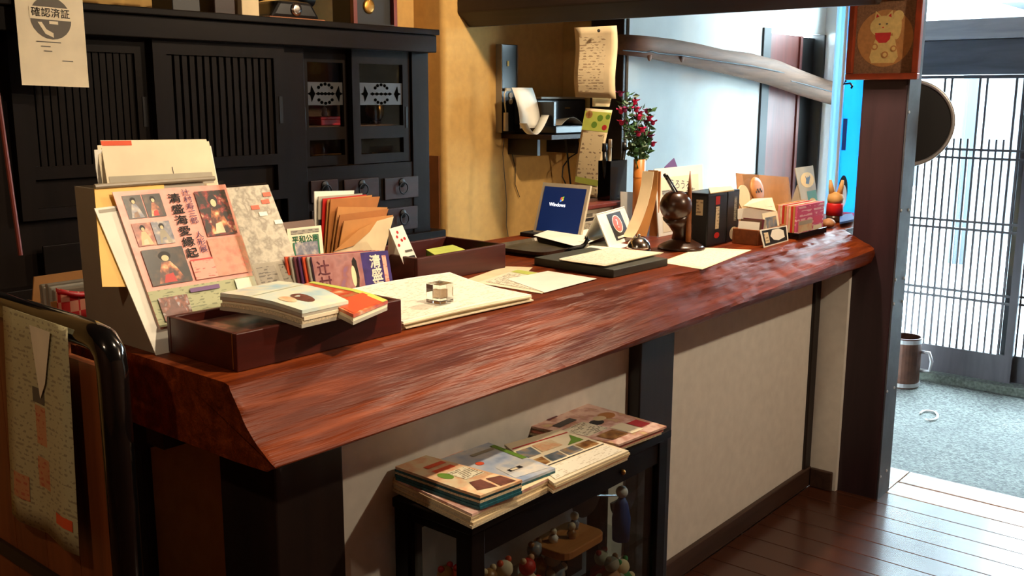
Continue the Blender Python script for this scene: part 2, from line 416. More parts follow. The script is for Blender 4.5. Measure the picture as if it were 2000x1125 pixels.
        if bevel:
            b = o.modifiers.new('bevel', 'BEVEL'); b.width = bevel; b.segments = 2; b.limit_method = 'ANGLE'; b.angle_limit = R(40)
        return o
def inst(src, off, parent=None):
    """a copy of one mesh object, shifted; shares mesh data"""
    o = src.copy(); COL.objects.link(o); o.location = src.location+V(off); W[o] = W[src]+V(off)
    if parent is not None: o.parent = parent
    return o
def struct(o, label=None, cat=None): return tag(o, label, cat, None, 'structure')
_gl = {}
def glyphs(txt, size, bold=0.0, spacing=1.0, line=1.0):
    k = (txt, spacing, line)
    if k not in _gl:
        cu = bpy.data.curves.new('lettering', 'FONT'); cu.body = txt; cu.size = 1.0; cu.align_x = 'CENTER'; cu.align_y = 'CENTER'
        cu.resolution_u = 3; cu.space_line = line; cu.space_character = spacing
        ob = bpy.data.objects.new('lettering', cu); me = ob.to_mesh()
        _gl[k] = ([(v.co.x, v.co.y) for v in me.vertices], [tuple(p.vertices) for p in me.polygons])
        ob.to_mesh_clear(); bpy.data.objects.remove(ob); bpy.data.curves.remove(cu)
    v, f = _gl[k]
    return [(x*size, y*size) for x, y in v], f
class Card:
    """a flat or bent sheet with print on it; o = lower-left corner, u = width vector, v = height vector"""
    def __init__(s, name, mat, o, u, v, th=0.0006, parent=None, bend=None, nu=1, nv=1):
        s.o, s.u, s.v = V(o), V(u), V(v); s.w = s.u.length; s.h = s.v.length
        s.n = s.u.cross(s.v).normalized(); s.bend = bend; s.nu = nu if bend else 1; s.nv = nv if bend else 1
        mb = MB(); mb.sheet(s.at, s.nu, s.nv, s.n, th)
        s.ob = mb.build(name, mat, parent, smooth=False)
        if bend:
            for p in s.ob.data.polygons: p.use_smooth = True
        s.parent = s.ob; s.k = 0
    def at(s, a, b, off=0.0):
        p = s.o+s.u*a+s.v*b
        return p+s.n*((s.bend(a, b) if s.bend else 0.0)+off)
    def rect(s, a0, b0, a1, b1, mat, name='printed_panel', off=None):
        s.k += 1; off = 0.0005+0.00008*s.k if off is None else off
        mb = MB(); mu = max(1, int(s.nu*abs(a1-a0)+0.99)) if s.bend else 1; mv = max(1, int(s.nv*abs(b1-b0)+0.99)) if s.bend else 1
        for i in range(mu):
            for j in range(mv):
                c = [(a0+(a1-a0)*(i+x)/mu, b0+(b1-b0)*(j+y)/mv) for x, y in ((0, 0), (1, 0), (1, 1), (0, 1))]
                mb.quad(*[s.at(x, y, off) for x, y in c])
        return mb.build(name, mat, s.parent, fix=False)
    def poly(s, pts, mat, name='printed_shape', off=None):
        s.k += 1; off = 0.0005+0.00008*s.k if off is None else off
        mb = MB(); mb.add([s.at(a, b, off) for a, b in pts], [tuple(range(len(pts)))]); return mb.build(name, mat, s.parent, fix=False)
    def disc(s, a, b, r, mat, name='printed_disc', rb=None, n=24, t0=0, t1=2*PI):
        rb = rb or r
        return s.poly([(a+r*math.cos(t0+(t1-t0)*k/n)/s.w, b+rb*math.sin(t0+(t1-t0)*k/n)/s.h) for k in range(n)], mat, name)
    def text(s, txt, a, b, size, mat, bold=0.0, vertical=False, line=0.8, name='lettering', spacing=1.0, rot=0.0, sx=1.0):
        if vertical: txt = '\n'.join(txt)
        v, f = glyphs(txt, size, bold, spacing, line)
        s.k += 1; off = 0.0006+0.00008*s.k; mb = MB(); c, n_ = math.cos(rot), math.sin(rot)
        e = bold*size*0.7
        for (dx, dy) in ((0, 0), (e, 0), (-e, 0), (0, e), (0, -e)) if bold else ((0, 0),):
            mb.add([s.at(a+((x+dx)*sx*c-(y+dy)*n_)/s.w, b+((x+dx)*sx*n_+(y+dy)*c)/s.h, off) for x, y in v], f)
        return mb.build(name, mat, s.parent, fix=False)

# ================================================================== THE SETTING
YW = 1.468          # front of the counter wall
XP0, XP1, YP0, YP1 = 3.607, 3.735, 1.20, 1.36   # big pillar
TOP = 1.02          # counter top
YH = 2.67           # hall back wall
YO = 3.06           # office wall that faces the room
GZ = -0.25          # entrance floor
XE = 6.40           # entrance wall
# floor: boards running away from the counter wall
fl = MB().box(-2.1, 3.70, -2.5, YW, -0.10, -0.022).build('floor', 'soot_black'); struct(fl, 'dark polished wooden board floor of the room')
PW = 0.1165
b0 = MB().box(3.7015-PW+0.0012, 3.7015-0.0012, -2.5, YW-0.0185, -0.022, 0.0).build('plank', 'floor_wood', fl, bevel=0.0015)
for i in range(1, 48): inst(b0, (-PW*i, 0, 0))
of = MB().box(-2.1, 4.1, 1.4682, 3.4, -0.10, -0.02).build('floor_office', 'floor_wood'); struct(of, 'dark floor behind the counter')
gf = MB().box(3.98, 6.6, -2.5, 2.75, GZ-0.1, GZ).build('floor_entrance', 'washed_pebble'); struct(gf, 'grey washed pebble floor of the entrance')
st = thing('trim_1', 'pale worn wooden step board along the entrance edge', None, (3.85, 0, 0), None, 'structure')
MB().box(3.703, 3.842, -2.5, YP0-0.002, -0.06, 0.0).build('plank', 'step_wood', st, bevel=0.004)
MB().box(3.844, 3.99, -2.5, YP0-0.002, -0.06, 0.0).build('plank', 'step_wood', st, bevel=0.006)
MB().box(3.72, 3.985, -2.5, YH, GZ, -0.061).build('riser', 'dark_timber_y', st)
MB().box(XP1+0.002, 3.99, YP0, YH, -0.06, 0.0).build('plank', 'step_wood', st, bevel=0.004)
# counter wall, its posts and baseboards
cw = MB().box(1.08, 3.60, YW, YW+0.06, -0.05, 0.90).build('wall_counter', 'plaster_white'); struct(cw, 'cream plaster wall panel under the counter slab')
ce = MB().box(1.09, 1.14, YW+0.06, 2.15, 0.0, 0.88).build('wall_counter_end', 'plaster_cream'); struct(ce, 'plaster end wall under the counter slab')
cr = MB().box(3.585, 3.64, YP1-0.01, YW+0.002, 0.0, 0.92).build('wall_return', 'plaster_white'); struct(cr, 'narrow plaster return wall beside the big pillar')
cb = MB().box(1.14, 3.60, 2.05, 2.09, 0.0, 0.88).build('wall_counter_back', 'plaster_cream'); struct(cb, 'plain back of the counter')
def post(name, x0, x1, y0, y1, z0, z1, mat='dark_timber', lab=None):
    o = MB().box(x0, x1, y0, y1, z0, z1).build(name, mat, bevel=0.004); return struct(o, lab)
post('trim_2', 1.06, 1.226, YW-0.008, 1.64, 0, 0.90, lab='black square post under the near end of the counter')
pl0 = PY(1252, 700, YW-0.04).x; pl1 = PY(1317, 700, YW-0.04).x
post('trim_3', pl0, pl1, YW-0.04, YW+0.05, 0, 0.90, lab='black post in the middle of the counter wall')
post('trim_4', 3.535, 3.592, YW-0.012, YW+0.03, 0.0, 0.92, lab='thin black post in the corner of the counter wall')
post('trim_5', 1.07, 1.15, 1.95, 2.09, 0, 0.88, lab='black post at the back of the counter end wall')
post('baseboard_counter', pl1+0.001, 3.59, YW-0.018, YW-0.0005, 0.0, 0.077, 'baseboard_wood', 'dark brown baseboard under the counter wall')
post('baseboard_counter_near', 1.228, pl0-0.001, YW-0.018, YW-0.0005, 0.0, 0.077, 'baseboard_wood', 'dark brown baseboard behind the glass case')
post('baseboard_return', 3.568, 3.584, YP1+0.001, YW-0.02, 0.0, 0.077, 'baseboard_wood', 'short dark baseboard beside the pillar')
# big pillar with screw heads
pil = thing('trim_6', 'massive dark square pillar at the far end of the counter', None, ((XP0+XP1)/2, (YP0+YP1)/2, GZ), None, 'structure')
MB().box(XP0, XP1, YP0, YP1, GZ, CEIL).build('pillar', 'pillar_wood', pil, bevel=0.006)
MB().box(XP0+0.004, XP1-0.004, YP0-0.006, YP0-0.0002, 0.0, CEIL).build('cover_strip', 'lintel_wood', pil)
for (a, b) in ((1745, 548), (1765, 543), (1744, 594), (1762, 588), (1728, 767), (1746, 757), (1715, 934), (1731, 919), (1775, 219), (1752, 413), (1774, 410)):
    p = PY(a, b, YP0-0.006)
    p.x = min(max(p.x, XP0+0.014), XP1-0.014)
    MB().lathe(p, [(0.006, 0), (0.006, 0.002), (0.003, 0.004)], 8, (0, -1, 0)).build('screw_head', 'steel_rim', pil)
# office walls
wb = MB().box(-2.1, 3.25, 3.24, 3.36, -0.1, CEIL).build('wall_back', 'plaster_cream'); struct(wb, 'cream plaster wall behind the black cabinet')
XR = PY(868, 300, YO).x
mbw = MB(); rr = 0.025
arc = [(XR+rr-rr*math.cos(t), YO+rr-rr*math.sin(t)) for t in [PI/2*k/6 for k in range(7)]]
poly = [V((XR, 3.24, -0.02))]+[V((a, b, -0.02)) for a, b in arc]+[V((4.16, YO, -0.02)), V((4.16, 3.36, -0.02)), V((XR, 3.36, -0.02))]
ow = mbw.prism(poly, (0, 0, CEIL+0.02)).build('wall_office', 'plaster_cream'); struct(ow, 'cream plaster wall with a rounded corner behind the printer')
bw = MB().box(XR-0.008, XR-0.0005, YO+0.03, 3.238, 0.0, 1.24).build('trim_7', 'brown_board'); struct(bw, 'brown board on the lower wall beside the cabinet')
XPO = 4.04
sw = MB().box(XPO+0.03, XPO+0.12, YH+0.06, YO-0.001, -0.02, CEIL).build('wall_side', 'plaster_cream'); struct(sw, 'shaded side wall beside the printer')
post('trim_8', XPO, XPO+0.03, PX(1213, 300, XPO).y, PX(1150, 300, XPO).y, -0.06, CEIL, lab='dark post between office and entrance hall')
# beam over the counter
bx0 = PY(893, 25, YO); bx1 = PY(915, 53, YO)
sec = [(bx0.x, 2.30), (bx0.x, bx0.z), (bx1.x, bx1.z), (bx1.x+0.03, bx1.z+0.001), (bx1.x+0.10, bx0.z), (bx1.x+0.10, 2.30)]
bm_ = MB().prism([V((x, YO-0.0005, z)) for x, z in sec], (0, -(YO-1.24), 0.0)).build('trim_9', 'dark_timber_y', bevel=0.006); struct(bm_, 'heavy dark beam across the top of the counter')
post('trim_14', bx1.x+0.1005, XP0-0.0005, 1.25, 1.35, 2.02, 2.25, lab='short dark tie beam between the counter beam and the pillar')
# hall wall with the sliding door
dx0 = PY(1480, 250, YH).x; dx1 = PY(1600, 300, YH).x
MBH = [(XPO+0.031, dx0, -0.06, CEIL), (dx0, dx1-0.02, 1.90, CEIL), (dx1-0.02, 6.42, -0.26, CEIL)]
hw = thing('wall_hall', 'pale plaster wall of the entrance hall behind the curved log', None, (5, YH, 0), None, 'structure')
for a, b, c, d in MBH: MB().box(a, b, YH, YH+0.10, c, d).build('plaster_panel', 'plaster_pale', hw)
dr = thing('door_1', 'red-brown sliding door in a black frame in the hall wall', None, ((dx0+dx1)/2, YH+0.05, 0), None, 'structure')
xj = PY(1492, 300, YH).x; xr2 = PY(1554, 300, YH+0.03).x
MB().box(dx0+0.001, xj, YH-0.012, YH+0.1, -0.06, 1.90).build('door_frame', 'soot_black', dr, bevel=0.003)
MB().box(xj+0.002, xr2, YH+0.03, YH+0.055, -0.04, 1.88).build('doorway_panel', 'door_red_wood', dr, bevel=0.003)
MB().box(xj+0.03, xj+0.06, YH+0.022, YH+0.03, -0.04, 1.88).build('door_stile', 'door_red_wood', dr)
MB().box(xr2-0.04, xr2-0.005, YH+0.02, YH+0.03, -0.04, 1.88).build('door_stile', 'door_red_wood', dr)
MB().box(xr2+0.001, dx1-0.022, YH+0.06, YH+0.085, -0.04, 1.88).build('doorway_panel', 'soot_black', dr)  # black sheet: darkness of the open doorway put in as colour
MB().box(dx1-0.05, dx1-0.021, YH-0.01, YH+0.1, -0.06, 1.90).build('door_frame', 'soot_black', dr, bevel=0.003)
# curved log beam in front of the hall wall
cl = [(1212, 66, 106), (1260, 70, 112), (1310, 77, 123), (1360, 86, 134), (1410, 97, 143), (1460, 105, 155), (1510, 117, 168), (1560, 137, 185), (1600, 152, 197), (1645, 166, 210)]
pts = []; rad = []
for (a, t, b) in cl:
    p = PY(a, (t+b)/2, YH-0.08); q = PY(a, t, YH-0.08); pts.append(p); rad.append(abs(q.z-p.z)*1.0)
mlog = MB(); mlog.tube(pts, rad, 20)
for i, v in enumerate(mlog.v): mlog.v[i] = v+V((0, 0, 0.008*noise.noise(v*3.0)))
lg = thing('trim_10', 'curved natural log beam with a long crack along the hall wall', None, (5.0, YH-0.08, 1.4), None, 'structure')
MB_log = mlog.build('log', 'log_wood', lg, smooth=True)
def on_log(px, py):
    for k in range(len(cl)-1):
        if px <= cl[k+1][0]: break
    f = (px-cl[k][0])/(cl[k+1][0]-cl[k][0]); r_ = rad[k]+(rad[k+1]-rad[k])*f; c_ = pts[k].lerp(pts[k+1], f)
    p = PY(px, py, YH-0.08); dz = max(-r_*0.8, min(r_*0.8, p.z-c_.z)); return PY(px, py, YH-0.08-math.sqrt(r_*r_-dz*dz)-0.001)
for cp in ([(1216, 98), (1262, 102), (1272, 100), (1284, 104), (1330, 108), (1400, 119), (1470, 129), (1520, 140), (1560, 149)], [(1545, 158), (1580, 167), (1620, 178), (1643, 184)]):
    MB().tube([on_log(a, b) for a, b in cp], [0.002]+[0.004]*(len(cp)-2)+[0.0015], 6).build('crack', 'soot_black', lg)
for a, b in ((1271, 110), (1334, 113)): MB().ball(on_log(a, b)+V((0, 0.006, 0)), 0.018, 0.008, 0.022).build('knot', 'log_wood', lg, smooth=True)
# entrance wall at XE: lattice doors, lintels, transom
ew = thing('wall_entrance', 'plaster at both ends of the lattice front', None, (XE, 1.2, GZ), None, 'structure')
MB().box(XE-0.03, XE+0.07, 2.47, YH+0.1, GZ, CEIL).build('plaster_panel', 'plaster_pale', ew)
MB().box(XE-0.03, XE+0.07, -2.5, 0.45, GZ, CEIL).build('plaster_panel', 'plaster_pale', ew)
post('trim_11', XE-0.06, XE+0.06, 0.45, 2.47, 1.639, 1.842, 'lintel_wood', 'dark blue-grey lintel over the lattice door')
post('trim_12', XE-0.10, XE+0.04, 0.45, 2.47, 1.843, 1.957, 'lintel_pale', 'paler grey beam on top of the lintel')
sl = MB().box(XE-0.10, XE+0.12, 0.45, 2.47, GZ-0.02, -0.20).build('trim_13', 'sill_stone', bevel=0.006); struct(sl, 'rough stone sill under the lattice door')
wn = thing('window_1', 'high transom window above the lintel', None, (XE, 1.2, 1.96), None, 'structure')
MB().box(XE-0.02, XE+0.02, 0.45, 2.47, CEIL-0.05, CEIL-0.001).build('window_frame', 'lattice_wood', wn)
for yy in (0.46, 2.44): MB().box(XE-0.02, XE+0.02, yy, yy+0.03, 1.958, CEIL-0.05).build('window_frame', 'lattice_wood', wn)
MB().box(XE-0.003, XE+0.003, 0.49, 2.44, 1.958, CEIL-0.05).build('pane', 'pane_glass', wn)
ld_n = 1
def lattice(y0, y1, xo, label, name):
    d = thing(name, label, None, (xo, (y0+y1)/2, -0.2), None, 'structure')
    zt = 1.636
    MB().box(xo-0.016, xo+0.016, y0, y0+0.045, -0.197, zt).build('stile', 'lattice_wood', d)
    MB().box(xo-0.016, xo+0.016, y1-0.045, y1, -0.197, zt).build('stile', 'lattice_wood', d)
    MB().box(xo-0.016, xo+0.016, y0+0.045, y1-0.045, -0.197, -0.031).build('rail', 'lattice_wood', d)
    MB().box(xo-0.016, xo+0.016, y0+0.045, y1-0.045, zt-0.02, zt).build('rail', 'lattice_wood', d)
    bar = None
    for z in (1.197, 1.147, 0.763, 0.715, 0.332, 0.285):
        if bar is None: bar = MB().box(xo-0.011, xo+0.009, y0+0.045, y1-0.045, z-0.007, z+0.007).build('rail', 'lattice_wood', d); zb = z
        else: inst(bar, (0, 0, z-zb))
    long_ = short = None; n = int(round((y1-y0-0.09)/0.0398))
    for i in range(1, n):
        y = y1-0.045-i*(y1-y0-0.09)/n
        k = i % 5
        if k in (3, 4):
            if long_ is None: long_ = MB().box(xo-0.008, xo+0.012, y-0.0065, y+0.0065, -0.031, zt-0.02).build('slat', 'lattice_wood', d); yl = y
            else: inst(long_, (0, y-yl, 0))
        else:
            if short is None: short = MB().box(xo-0.008, xo+0.012, y-0.0055, y+0.0055, -0.031, 1.262).build('slat', 'lattice_wood', d); ys = y
            else: inst(short, (0, y-ys, 0))
    MB().box(xo+0.013, xo+0.016, y0+0.045, y1-0.045, -0.031, zt-0.02).build('pane', 'pane_glass', d)
    return d
lattice(1.375, 2.465, XE-0.018, 'wooden lattice entrance door with paired bars beside the pillar', 'door_2')
lattice(0.455, 1.455, XE+0.018, 'second wooden lattice entrance door behind the first one', 'door_3')
# ceiling and the walls behind the camera
ci = MB().box(-2.1, 6.6, -2.6, 3.4, CEIL, CEIL+0.06).build('ceiling', 'ceiling_wood'); struct(ci, 'dark wooden ceiling')
wl = MB().box(-2.1, -2.0, -2.6, 3.3, -0.1, CEIL).build('wall_left', 'brown_board'); struct(wl, 'dark brown boarded wall to one side of the room')
wf = MB().box(-2.1, 6.6, -2.6, -2.5, -0.4, CEIL).build('wall_front', 'brown_board'); struct(wf, 'dark brown boarded wall facing the counter')
# ceiling lamps, the last one an added fill
for i, (x, y, pw) in enumerate(LAMPS):
    t = thing('ceiling_lamp', ['round ceiling lamp above the middle of the room', 'round ceiling lamp above the counter', 'added round fill lamp at the near side of the room'][i], 'lamp', (x, y, CEIL-0.13), 'ceiling lamps')
    MB().lathe((x, y, CEIL-0.03), [(0.06, 0), (0.075, 0.03)], 20).build('base', 'brass', t)
    MB().tube([(x, y, CEIL-0.03), (x, y, CEIL-0.075)], 0.012, 8).build('socket', 'brass', t)
    MB().ball((x, y, CEIL-0.10), 0.028).build('bulb', 'bulb_glow', t, smooth=True)
    l = bpy.data.lights.new('lamp_light', 'POINT'); l.energy = pw; l.color = LAMP_COLOR; l.shadow_soft_size = 0.035
    o = bpy.data.objects.new('lamp_light', l); COL.objects.link(o); o.location = (x, y, CEIL-0.165)

for i, ((x, y), aim, ang, pw) in enumerate(SPOTS):
    t = thing('downlight', 'small round downlight aimed at the near end of the counter', 'lamp', (x, y, CEIL-0.09))
    MB().lathe((x, y, CEIL-0.085), [(0.045, 0), (0.05, 0.085), (0.046, 0.085), (0.041, 0.004)], 24).build('housing', 'brass', t)
    MB().lathe((x, y, CEIL-0.03), [(0.036, 0), (0.036, 0.01)], 20).build('bulb', 'bulb_glow', t)
    l = bpy.data.lights.new('lamp_light', 'SPOT'); l.energy = pw; l.color = LAMP_COLOR; l.shadow_soft_size = 0.03; l.spot_size = R(ang); l.spot_blend = 0.7
    o = bpy.data.objects.new('lamp_light', l); COL.objects.link(o); o.location = (x, y, CEIL-0.10)
    o.rotation_euler = (V(aim)-V(o.location)).to_track_quat('-Z', 'Y').to_euler()

# ================================================================== THE COUNTER SLAB
def edge_y(x):
    ks = [(0.93, 1.404), (1.05, 1.402), (1.38, 1.418), (1.80, 1.428), (2.31, 1.385), (2.52, 1.362), (2.9, 1.385), (3.2, 1.405), (3.5, 1.40), (3.61, 1.385)]
    for (a, b), (c, d) in zip(ks, ks[1:]):
        if x <= c:
            t = max(0, (x-a)/(c-a)); t = t*t*(3-2*t); return b+(d-b)*t
    return ks[-1][1]
def section(x):
    t = min(1, max(0, (x-1.5)/2.1)); ye = edge_y(x)
    nose = 1.286-0.030*t; zb = 0.903+0.065*t; zl = 0.895+0.018*t
    k = min(1, max(0, (3.61-x)/0.06)); nose += (1-k)*0.02
    pr = [(2.20, TOP), (1.9, TOP), (1.6, TOP), (ye+0.012, TOP), (ye, TOP-0.003)]
    for q in range(1, 21):
        s = q/21.0; yy = ye+(nose+0.012-ye)*(s**1.12); zz = (TOP-0.003)+(zb-TOP+0.003)*s
        if t < 0.5: zz -= 0.012*math.sin(PI*s)*(1-2*t)
        pr.append((yy, zz))
    pr += [(nose, zb-0.006), (nose-0.002*t, (zb+zl)/2), (nose+0.006, zl), (nose+0.022, zl-0.010), (1.40, 0.882), (1.7, 0.88), (2.20, 0.88)]
    return pr
sm = MB(); nx = 420; rings = []
for i in range(nx+1):
    x = 0.935+(3.603-0.935)*i/nx; pr = section(x); ring = []
    for j, (y, z) in enumerate(pr):
        d = 0.0
        if 4 < j < 29:
            q = V((x*3.0, y*14, z*14)); d = 0.006*noise.noise(q)+0.004*noise.noise(q*2.7)
            w_ = V((x*9.0, y*45, z*45)); d += 0.0022*noise.noise(w_)
            tt = min(1, max(0, (x-1.3)/1.6)); d += (0.0006+0.0038*tt)*noise.noise(V((x*11.0, y*95, z*95)))+(0.0003+0.0018*tt)*noise.noise(V((x*26.0, y*190, z*190)))
            if i in (0, nx): d *= 0.5
        xx = x
        if i == 0 and j > 4: xx += 0.0
        ring.append(V((xx, y-d*0.7, z+d*0.6)))
    rings.append(ring)
m_ = len(rings[0]); vs = [p for r_ in rings for p in r_]; fs = []
for i in range(nx):
    for j in range(m_): fs.append((i*m_+j, i*m_+(j+1) % m_, (i+1)*m_+(j+1) % m_, (i+1)*m_+j))
fs += [tuple(range(m_))[::-1], tuple(nx*m_+j for j in range(m_))]
sm.add(vs, fs)
slab = thing('counter_slab', 'thick reddish wooden counter slab with a rough natural front edge', 'counter', (2.2, 1.7, 0.88))
so = sm.build('slab', 'counter_wood', slab)
for p in so.data.polygons: p.use_smooth = len(p.vertices) == 4
so.modifiers.new('es', 'EDGE_SPLIT').split_angle = R(38)
MB().box(3.6035, 4.035, 1.385, 2.20, 0.88, TOP).build('slab_end', 'counter_wood', slab, bevel=0.003)
MB().box(0.96, 1.12, 1.78, 1.84, 0.80, 0.8795).build('bracket', 'dark_timber_y', slab)
MB().box(0.955, 1.075, 1.66, 1.72, 0.835, 0.8795).build('bracket', 'dark_timber_y', slab)

# ================================================================== BLACK CABINET
YC = 2.80
def cX(px, py=250): return PY(px, py, YC).x
def cZ(px, py): return PY(px, py, YC).z
cab = thing('cabinet', 'tall black-stained wooden cabinet with lattice and glass sliding doors', 'cabinet', (2.0, YC+0.18, 0))
CXR = cX(838); CXL = 0.80; ZT = PY(859, 58, YC-0.07).z; ZCB = PY(853, 103, YC-0.05).z; YB = YC+0.40
xg0, xg1 = cX(598), cX(806)           # glass door bay
zg0, zg1 = cZ(700, 322), cZ(700, 96)
xl1 = cX(556); zl0 = cZ(430, 398)
# carcass around the glass bay
MB().box(CXL, xl1, YC+0.03, YB, 0.0, ZT-0.02).build('body', 'cabinet_wood', cab)
MB().box(xl1, xg0, YC, YB, 0.0, ZT-0.02).build('stile', 'cabinet_wood', cab, bevel=0.002)
MB().box(xg1, CXR, YC, YB, 0.0, ZT-0.02).build('stile', 'cabinet_wood', cab, bevel=0.002)
MB().box(xg0, xg1, YC+0.004, YB, 0.0, zg0-0.001).build('body', 'cabinet_wood_x', cab)
MB().box(xg0, xg1, YC+0.004, YB, zg1, ZT-0.02).build('body', 'cabinet_wood_x', cab)
MB().box(xg0, xg1, YB-0.02, YB, zg0, zg1).build('back_panel', 'cabinet_inside', cab)
zs = cZ(700, 246)
MB().box(xg0, xg1, YC+0.06, YB-0.02, zs-0.015, zs).build('shelf', 'cabinet_inside', cab)
# crown
cro = MB().box(CXL-0.02, PY(853, 90, YC-0.05).x, YC-0.05, YB+0.01, ZCB, ZT-0.021).build('crown', 'cabinet_wood_x', cab, bevel=0.003)
MB().box(CXL-0.03, PY(859, 60, YC-0.07).x, YC-0.07, YB+0.02, ZT-0.0205, ZT).build('crown_cap', 'cabinet_wood_x', cro, bevel=0.003)
# lattice doors
def lattice_door(x0, x1, z0, z1, y, zmid):
    d = MB(); w = 0.045
    d.box(x0, x0+w, y, y+0.025, z0, z1); d.box(x1-w, x1, y, y+0.025, z0, z1)
    d.box(x0+w, x1-w, y, y+0.025, z1-w, z1); d.box(x0+w, x1-w, y, y+0.025, z0, z0+w*0.7); d.box(x0+w, x1-w, y, y+0.025, zmid-0.018, zmid+0.018)
    d.box(x0+w, x1-w, y+0.018, y+0.024, z0+w*0.7, zmid-0.018)
    D = d.build('door', 'cabinet_wood', cab)
    n = 15; s0 = None
    for i in range(n):
        x = x0+w+(x1-x0-2*w)*(i+0.5)/n
        if s0 is None: s0 = MB().box(x-0.0085, x+0.0085, y+0.008, y+0.018, zmid+0.018, z1-w).build('slat', 'cabinet_wood', D); xs = x
        else: inst(s0, (x-xs, 0, 0))
    for k in (1, 2, 3):
        zz = zmid+0.018+(z1-w-zmid-0.018)*k/4
        MB().box(x0+w, x1-w, y+0.018, y+0.024, zz-0.006, zz+0.006).build('rail', 'cabinet_wood', D)
    MB().box(x1-w*0.65, x1-w*0.35, y-0.002, y+0.003, (zmid+z1)/2-0.07, (zmid+z1)/2+0.02).build('finger_pull', 'iron', D)
    return D
zm = cZ(430, 316)
lattice_door(cX(30), cX(300), zl0, zg1, YC+0.004, zm-0.005)
lattice_door(cX(300), cX(553), zl0, zg1, YC-0.022, zm)
# glass sliding doors with a carved panel
def glass_door(x0, x1, y, pull):
    d = MB(); w = 0.036
    zz = [cZ(745, 318), cZ(745, 300), cZ(745, 270), cZ(745, 246), cZ(745, 205), cZ(745, 162), cZ(745, 125), zg1]
    z0 = zg0+0.002
    d.box(x0, x0+w, y, y+0.022, z0, zg1); d.box(x1-w, x1, y, y+0.022, z0, zg1)
    d.box(x0+w, x1-w, y, y+0.022, z0, zz[1]); d.box(x0+w, x1-w, y, y+0.022, zz[2], zz[3]); d.box(x0+w, x1-w, y, y+0.022, zz[6], zg1)
    D = d.build('door', 'cabinet_wood', cab)
    P = MB().box(x0+w, x1-w, y+0.004, y+0.018, zz[4], zz[5]).build('carved_panel', 'carved_slate', D)
    zc = (zz[4]+zz[5])/2; xc = (x0+x1)/2; hw = (x1-x0)/2-w
    fr = MB()
    for k in range(-2, 3): fr.prism([(xc+k*hw*0.2-0.012, y+0.0035, zc), (xc+k*hw*0.2, y+0.0035, zc-0.006), (xc+k*hw*0.2+0.012, y+0.0035, zc), (xc+k*hw*0.2, y+0.0035, zc+0.006)], (0, -0.0012, 0))
    for sx in (-1, 1):
        cx = xc+sx*hw*0.72
        fr.prism([(cx-0.012*sx, y+0.0035, zc), (cx+0.004*sx, y+0.0035, zc+0.028), (cx+0.009*sx, y+0.0035, zc+0.006), (cx+0.022*sx, y+0.0035, zc), (cx+0.009*sx, y+0.0035, zc-0.006), (cx+0.004*sx, y+0.0035, zc-0.028)], (0, -0.0012, 0))
    for sz in (-1, 1):
        for k in range(5):
            a = PI*(0.15+0.7*k/4)
            fr.ball((xc+0.034*math.cos(a), y+0.003, zc+sz*(0.012+0.022*math.sin(a))), 0.0075, 0.0015, 0.006, 8, 4)
    fr.build('carving', 'carved_hole', P)
    MB().box(x0+w, x1-w, y+0.010, y+0.012, zz[1], zz[2]).build('pane', 'pane_glass', D)
    MB().box(x0+w, x1-w, y+0.010, y+0.012, zz[3], zz[4]).build('pane', 'pane_glass', D)
    MB().box(x0+w, x1-w, y+0.010, y+0.012, zz[5], zz[6]).build('pane', 'pane_glass', D)
    px = x0+w*0.35 if pull < 0 else x1-w*0.65
    MB().box(px, px+w*0.3, y-0.002, y+0.003, zz[3]-0.01, zz[3]+0.07).build('finger_pull', 'iron', D)
glass_door(xg0+0.006, cX(700), YC+0.036, -1)
glass_door(cX(693), xg1-0.006, YC+0.008, 1)
# drawers below
def drawer(px0, px1, py0, py1, mat='cabinet_red', pull=True):
    x0, x1 = cX(px0), cX(px1); z1, z0 = cZ((px0+px1)/2, py0), cZ((px0+px1)/2, py1)
    D = MB().box(x0, x1, YC-0.004, YC+0.0035, z0, z1).build('drawer', mat, cab, bevel=0.002)
    if pull:
        c = V(((x0+x1)/2, YC-0.010, (z0+z1)/2+0.008))
        MB().lathe(c+V((0, 0.006, 0.012)), [(0.018, 0), (0.016, 0.004), (0.006, 0.008)], 14, (0, -1, 0)).build('backplate', 'iron', D)
        MB().tube([c+V((0.022*math.sin(a), -0.004, -0.008+0.022*math.cos(a))) for a in [2*PI*k/18 for k in range(18)]], 0.003, 6, True).build('ring_pull', 'iron', D, smooth=True)
drawer(602, 656, 352, 395); drawer(668, 736, 349, 392); drawer(748, 814, 346, 388)
drawer(602, 690, 408, 470); drawer(752, 812, 405, 450)
drawer(610, 812, 480, 560)
drawer(62, 300, 470, 540, 'cabinet_wood_x'); drawer(310, 548, 455, 520, 'cabinet_wood_x')
drawer(70, 300, 560, 640, 'cabinet_wood_x'); drawer(320, 548, 545, 620, 'cabinet_wood_x')
MB().box(CXL, CXR+0.06, YC-0.03, YB, cZ(840, 468), cZ(840, 450)).build('waist_rail', 'cabinet_wood_x', cab, bevel=0.002)
